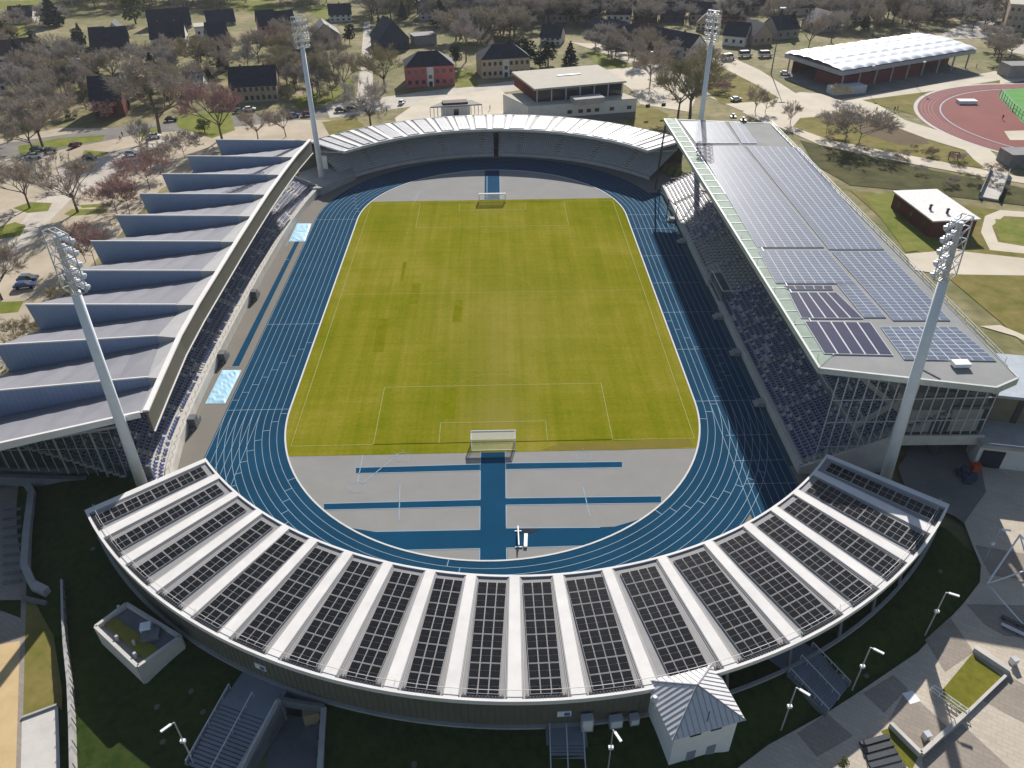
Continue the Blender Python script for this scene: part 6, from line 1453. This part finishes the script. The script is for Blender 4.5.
# stairs in the bank
def stairs(top, bot, z0, z1, width, label, n=16):
    a, b_ = at(*top, z0), at(*bot, z1); a.z = 0; b_.z = 0
    d = (b_ - a); L = d.length; d.normalize(); n_ = Vector((-d.y, d.x, 0))
    r = thing('outdoor_stairs', label, 'stairs', (a.x, a.y, z1)); st = mat('blue_grey_step_grating', (0.20, 0.22, 0.25), 0.7, 0.1)
    mb = MB(); p = a + d * 1.2; mb.obox(a - d * .6, d, n_, 2.2, width / 2, z1 - 1, z0 + .02); mb.build('landing', st, r)
    mb = MB()
    for i in range(n):
        f0 = 1.6 + (L - 1.6) * i / n; f1 = f0 + (L - 1.6) / n * .8; z = z0 - (z0 - z1) * i / n; c = a + d * (f0 + f1) / 2; mb.obox(c, d, n_, (f1 - f0) / 2, width / 2, z - .2, z)
    mb.build('step_flight', st, r)
    for s in (-1, 0, 1):
        mb = MB(); p, q = a + n_ * s * width / 2, b_ + n_ * s * width / 2
        mb.tube((p.x, p.y, z0 + 1), (q.x, q.y, z1 + 1), .07, n=5)
        for i in range(7):
            c = p * (1 - i / 6) + q * (i / 6); zz = z0 + (z1 - z0) * i / 6; mb.tube((c.x, c.y, zz), (c.x, c.y, zz + 1), .05, n=4)
        mb.build('handrail', alu, r)
    for s in (-1, 1):
        mb = MB(); p, q = a + n_ * s * (width / 2 + .25), b_ + n_ * s * (width / 2 + .25); mb.wall(p, q, .3, z1 - 1, z0 + .25, z1 - 1, z1 + .25); mb.build('stringer', conc_d, r)
stairs((254, 697), (212, 775), 4.2, 2.2, 6.2, 'long outdoor stairs beside the ramp wall below the near stand')
stairs((566, 728), (569, 800), 4.2, 2.2, 3.6, 'outdoor stairs below the middle of the near stand')
stairs((800, 660), (838, 700), 4.2, 2.2, 5.0, 'outdoor stairs on the dark bank down to the plaza')
# ramp into the tunnel
rw = thing('ramp_walls', 'pale concrete retaining walls of the ramp into the near stand', 'retaining wall', at(295, 730))
for a, b_, z1 in (((281, 704), (222, 800), 4.1), ((325, 712), (318, 800), 4.1)):
    p, q = at(*a, 3.5), at(*b_, 3.0); mb = MB(); mb.wall(p, q, .6, -.5, z1 + .4, -.5, 3.2); mb.build('wall', conc, rw)
p, q = at(283, 703, 3.8), at(325, 710, 3.8); mb = MB(); mb.wall(p, q, .4, 3.4, 4.7); mb.build('lintel', conc_d, rw)
mb = MB(); mb.wall(p + Vector((0, .5, 0)), q + Vector((0, .5, 0)), .2, 0, 3.5); mb.build('tunnel_mouth', void, rw)
P_ = [at(283, 704, .8), at(323, 712, .8), at(318, 800, .8), at(222, 800, .8)]; P_.reverse()
mb = MB(); mb.poly([(v.x, v.y, .8) for v in P_]); struct(mb, 'ramp', conc_d)
p = at(312, 716, 1.5); mb = MB(); mb.obox(p, ax_, ay_, .9, .6, .8, 2.6); tag(mb.build('crate', mat('tan_plywood', (0.45, 0.33, 0.19), 0.8)), 'tan plywood crate at the tunnel mouth of the ramp', 'crate')
# cabinets and signs on the rear wall
def ringpt(px, py, z, out=.0):
    p = at(px, py, z); d = Vector((p.x - CS[0], p.y - CS[1], 0)).normalized(); r_ = RO - .15 + out
    return Vector((CS[0] + d.x * r_, CS[1] + d.y * r_, 0)), d
for px, py, w, h, lab in ((585, 719, .65, 2.1, 'tall grey cabinet at the foot of the rear wall, left of three'), (613, 715, .7, 1.3, 'wide grey cabinet at the foot of the rear wall, middle of three'), (631, 712, .5, 1.0, 'small pale cabinet at the foot of the rear wall, right of three')):
    p, d = ringpt(px, py, 4.3, .7); mb = MB(); mb.obox(p, Vector((-d.y, d.x, 0)), d, w, .4, 3.6, 4.2 + h)
    r = thing('utility_cabinet', lab, 'cabinet', (p.x, p.y, 4)); mb.build('housing', alu, r)
    mb = MB(); mb.obox(p + d * .42, Vector((-d.y, d.x, 0)), d, w * .8, .03, 4.3, 4.0 + h); mb.build('door', white_p, r)
sign_b = mat('sign_blue', (0.06, 0.12, 0.3), 0.6)
for px, py, lab in ((564, 712, 'small white and blue sign board on the rear wall above the middle stairs'), (255, 674, 'small white and blue sign board on the rear wall above the long stairs'), (800, 645, 'small pale sign on the dark recessed facade')):
    p, d = ringpt(px, py, 6.2, .08 if px < 700 else -1.9); t_ = Vector((-d.y, d.x, 0)); r = thing('wall_sign', lab, 'sign', (p.x, p.y, 6))
    mb = MB(); mb.obox(p, t_, d, .75 if px < 700 else .4, .05, 5.8, 6.7 if px < 700 else 6.2); mb.build('board', white_p, r)
    mb = MB(); mb.obox(p + d * .06 + t_ * .3, t_, d, .3 if px < 700 else .15, .02, 5.95, 6.5 if px < 700 else 6.1); mb.build('blue_field', sign_b, r)
for px, py, lab in ((93, 549, 'pale round hatch cover on the dark bank at left'), (157, 707, 'pale hatch cover on the bank, lower of two near the long stairs'), (203, 712, 'pale hatch cover beside the long stairs'), (191, 691, 'small pale hatch cover below the near roof rim'), (414, 764, 'pale hatch cover on the bank below the near stand'), (866, 676, 'square hatch cover beside the right stairs'), (940, 571, 'pale hatch cover on the bank at right'), (163, 742, 'small hatch cover by the left street lamp')):
    p = at(px, py, 2.8); p = at(px, py, ground_z(p.x, p.y)); mb = MB(); z = ground_z(p.x, p.y); mb.tube((p.x, p.y, z - .2), (p.x, p.y, z + .08), .34, .32, 10); tag(mb.build('hatch_cover', mat('mossy_concrete', (0.13, 0.14, 0.11), 0.95)), lab, 'hatch')
# annex and terrace, right
an = thing('terrace_building', 'white terrace building with olive upper storey beside the glazed gable', 'building', (80, -66, G))
a, b_ = at(972, 466, G), at(1060, 476, G)
mb = MB(); d_ = (b_ - a).normalized(); n_ = Vector((-d_.y, d_.x, 0)); L_ = (b_ - a).length; c = (a + b_) / 2 + n_ * 8; mb.obox(c, d_, n_, L_ / 2, 8, G, 6.4); mb.build('lower_storey', wall_white, an)
mb = MB(); mb.obox(c - n_ * .3, d_, n_, L_ / 2 + .3, 8.5, 6.4, 6.9); mb.build('terrace_slab', conc, an)
mb = MB(); mb.obox(c + n_ * 4, d_, n_, L_ / 2, 6, 6.9, 11.5); mb.build('upper_storey', mat('olive_panel', (0.17, 0.155, 0.10), 0.7, 0.1), an)
mb = MB(); mb.obox(c + n_ * 4, d_, n_, L_ / 2 + .4, 6.4, 11.5, 12.0); mb.build('roof', mat('pale_blue_grey_edge', (0.34, 0.38, 0.42), 0.6), an)
for u, w in ((2.2, 1.6),):
    p = a + d_ * u - n_ * .05; mb = MB(); mb.obox(p, d_, n_, w, .06, G, 5.4); mb.build('gateway', void, an)
for u in (6, 13):
    p = a + d_ * u + n_ * 5.9; mb = MB(); mb.obox(p, d_, n_, .4, .12, 6.9, 11.3); mb.build('downpipe', steel_d, an)
mb = MB(); p = a - n_ * 1.5; q = b_ - n_ * 1.5; mb.tube((p.x, p.y, 7.9), (q.x, q.y, 7.9), .06, n=5); mb.build('terrace_rail', alu, an)
p = at(974, 471, G); mb = MB(); mb.box(p.x - .6, p.y - .5, G, p.x + .6, p.y + .5, G + 1.3); mb.box(p.x - .65, p.y - .55, G + 1.3, p.x + .65, p.y + .55, G + 1.42); tag(mb.build('waste_container', mat('orange_plastic', (0.42, 0.07, 0.02), 0.5)), 'orange waste container at the white terrace wall', 'container')
p = at(964, 477, G); mb = MB()
for i in range(6): mb.obox((p.x + random.uniform(-.8, .8), p.y + random.uniform(-1.5, .8)), Vector((1, random.uniform(-.5, .5), 0)), Vector((random.uniform(-.1, .1), 1, 0)), .5, .4, G, G + random.uniform(.7, 1.6))
tag(mb.build('covered_pile', mat('blue_black_tarp', (0.03, 0.045, 0.09), 0.6, 0.4, 1.5, bump=.4)), 'blue-black covered pile beside the orange container', 'pile')
# plaza walls, planter, handrail, steps, bench, frame
def low_wall(pts, label, h=.9, t=.45, m_=conc_l, name='retaining_wall', z=G):
    P = [at(*q, z) for q in pts]; mb = MB()
    for a, b_ in zip(P, P[1:]): mb.wall(a, b_, t, z - .3, z + h)
    return tag(mb.build(name, m_), label, 'wall')
low_wall([(889, 727), (919, 757)], 'pale retaining wall beside the narrow grass wedge on the plaza'); low_wall([(919.5, 757), (963, 717)], 'pale retaining wall at the lower edge of the beige terrace'); low_wall([(964.5, 716), (1004, 678)], 'thin retaining wall along the lower side of the square planter', .6, .3); low_wall([(973, 651), (1008, 674)], 'pale retaining wall along the upper right side of the planter', .9, .7)
pl_g = mat('planter_grass', (0.11, 0.115, 0.012), 0.95, 0.4, 1.2, col2=(0.18, 0.165, 0.025), bump=.6)
mb = MB(); P = [at(*q, G + .2) for q in ((972, 654), (1003, 677), (964, 715), (939, 694))]; mb.prism([(v.x, v.y) for v in P], G - .1, G + .2)
pt_ = tag(mb.build('planter_bed', pl_g), 'square yellow-green grass bed sunk in the beige plaza', 'planter')
mb = MB(); P = [at(*q, G + .15) for q in ((881, 731), (889, 728), (918, 757), (912, 770), (905, 765))]; mb.prism([(v.x, v.y) for v in P], G - .1, G + .15); tag(mb.build('planter_bed', pl_g), 'narrow shaded grass wedge between the steps and the wall', 'planter')
hr = thing('handrail', 'double white handrail beside the square grass bed', 'handrail', at(945, 705))
for o in (0, .9):
    mb = MB(); p, q = at(929 + o * 3, 692 - o * 2, G), at(964 + o * 3, 717 - o * 2, G)
    for z in (.5, 1.0): mb.tube((p.x, p.y, G + z), (q.x, q.y, G + z), .06, n=5)
    for i in range(5): c = p * (1 - i / 4) + q * i / 4; mb.tube((c.x, c.y, G), (c.x, c.y, G + 1), .05, n=4)
    mb.build('rail', white_p, hr)
ps = thing('plaza_steps', 'steps with painted-in shade at the bottom edge of the plaza', 'stairs', at(880, 755))
for i in range(5):
    p, q = at(868 + i * 3 - 8, 746 + i * 7, G), at(888 + i * 4, 738 + i * 7, G); mb = MB(); mb.wall(p, q, .55, G - .2, G + .5 - i * .06); mb.build('step', steel_d, ps)  # near-black steps: their shadow is put into the colour
fr = thing('steel_frame_sculpture', 'white tubular steel frame standing on the shaded plaza', 'frame', at(987, 584))
a = at(987, 584, G); t = at(1020, 535, 8.0); mb = MB()
mb.tube((a.x, a.y, G), t, .13, n=6); c = at(1045, 560, G); mb.tube((a.x, a.y, G), at(1050, 562, 3.5), .1, n=6); mb.tube(t, at(1050, 640, 5.0), .1, n=6); mb.tube((a.x, a.y, G), at(1026, 628, G + .2), .13, n=6); mb.tube(t, (c.x, c.y, G), .13, n=6); mb.build('tube_frame', white_p, fr)
for i, lab in enumerate(('dark bench slat row on the plaza at the right edge', 'second pale bench row just below the dark bench at right edge')):
    p, q = at(1000, 618 + 8 * i, G), at(1034, 634 + 8 * i, G); r = thing('plaza_bench', lab, 'bench', p); mb = MB(); mb.wall(p, q, .5, G + .4, G + .5); mb.build('seat', (steel_d, alu)[i], r); mb = MB()
    for f in (.1, .5, .9): c = p * (1 - f) + q * f; mb.box(c.x - .1, c.y - .2, G, c.x + .1, c.y + .2, G + .4)
    mb.build('leg', steel_d, r)
for q, lab in (((911, 698), 'flat white square plate on the beige terrace'), ((1012, 664), 'small grey litter bin at the end of the planter wall'), ((925, 739), 'small pale box at the end of the terrace wall')):
    p = at(*q, G); mb = MB(); h = .06 if 'flat' in lab else 1.0; mb.obox(p, ax_, ay_, .7 if 'flat' in lab else .35, .7 if 'flat' in lab else .35, G + .1, G + .1 + h); tag(mb.build('ground_plate' if 'flat' in lab else 'litter_bin', white_p if 'flat' in lab else alu), lab, 'plate' if 'flat' in lab else 'bin')
# walls at the lower left
lw = thing('boundary_wall', 'tall concrete boundary wall with pale lit top running down the lower left', 'wall', at(68, 680))
P = [at(*q, G) for q in ((66, 588), (67, 620), (69, 652), (73, 690), (75, 730), (77, 800))]
for a, b_ in zip(P, P[1:]): mb = MB(); mb.wall(a, b_, .28, G, G + 1.8); mb.build('wall_panel', conc, lw)
mb = MB()
for a, b_ in zip(P, P[1:]):
    for i in range(3): c = a * (1 - i / 3) + b_ * i / 3; mb.tube((c.x + .4, c.y, G), (c.x + .4, c.y, G + 2.4), .05, n=5)
mb.build('fence_post', steel_d, lw)
low_wall([(26, 484), (35, 498), (30, 540), (28, 572), (36, 590), (50, 597)], 'pale curved retaining wall around the shaded stairs at left', 1.6, .9, conc, 'curved_wall')
st_ = thing('wide_steps', 'wide shaded steps at the left edge below the saw-tooth stand', 'stairs', at(14, 545))
for i in range(9): p, q = at(4, 512 + 9 * i, G), at(22, 510 + 9 * i, G); mb = MB(); mb.wall(p, q, .5, G, G + .4); mb.build('step', conc_d, st_)
low_wall([(24, 600), (48, 606)], 'low kerb wall between the yard and the grass verge', .8, .4, conc_d, 'kerb_wall'); low_wall([(23, 719), (58, 706)], 'thin kerb between grass verge and concrete pad', .4, .25, conc, 'kerb_wall')
# concrete corner between saw-tooth and far curved stand
mb = MB(); P = [at(298, 193, 1), at(322, 192, 1), at(356, 176, 1), at(345, 160, 2), at(300, 165, 2)]; mb.prism([(v.x, v.y) for v in P], -.2, 2.2); tag(mb.build('corner_podium', conc), 'concrete podium around the foot of the far left mast', 'podium')
mb = MB(); p = at(325, 163, 2.2); q = at(299, 172, 2.2); mb.wall(p, q, .5, 2, 6.5, 2, 8.5); tag(mb.build('end_wall', clad), 'olive wall at the end of the saw-tooth stand behind the far mast', 'wall')
mb = MB(); p = at(326, 168, 2.2); mb.box(p.x - .8, p.y - .6, 2.2, p.x + .8, p.y + .6, 6.0); mb.box(p.x - .5, p.y - .7, 3.5, p.x + .5, p.y - .61, 5.5); tag(mb.build('control_cabin', white_p), 'white cabin beside the far left mast foot', 'cabin')

# ------------------------------------------------------------------ air
hz = bpy.data.materials.new('thin_haze'); hz.use_nodes = True; n = hz.node_tree; n.nodes.clear()
o_ = n.nodes.new('ShaderNodeOutputMaterial'); v_ = n.nodes.new('ShaderNodeVolumePrincipled'); v_.inputs['Density'].default_value = HAZE; v_.inputs['Color'].default_value = (0.9, 0.93, 1, 1)
n.links.new(v_.outputs[0], o_.inputs['Volume'])
mb = MB(); mb.box(-1850, -600, -1.5, 2250, 2250, 90); stuff(mb.build('haze', hz))
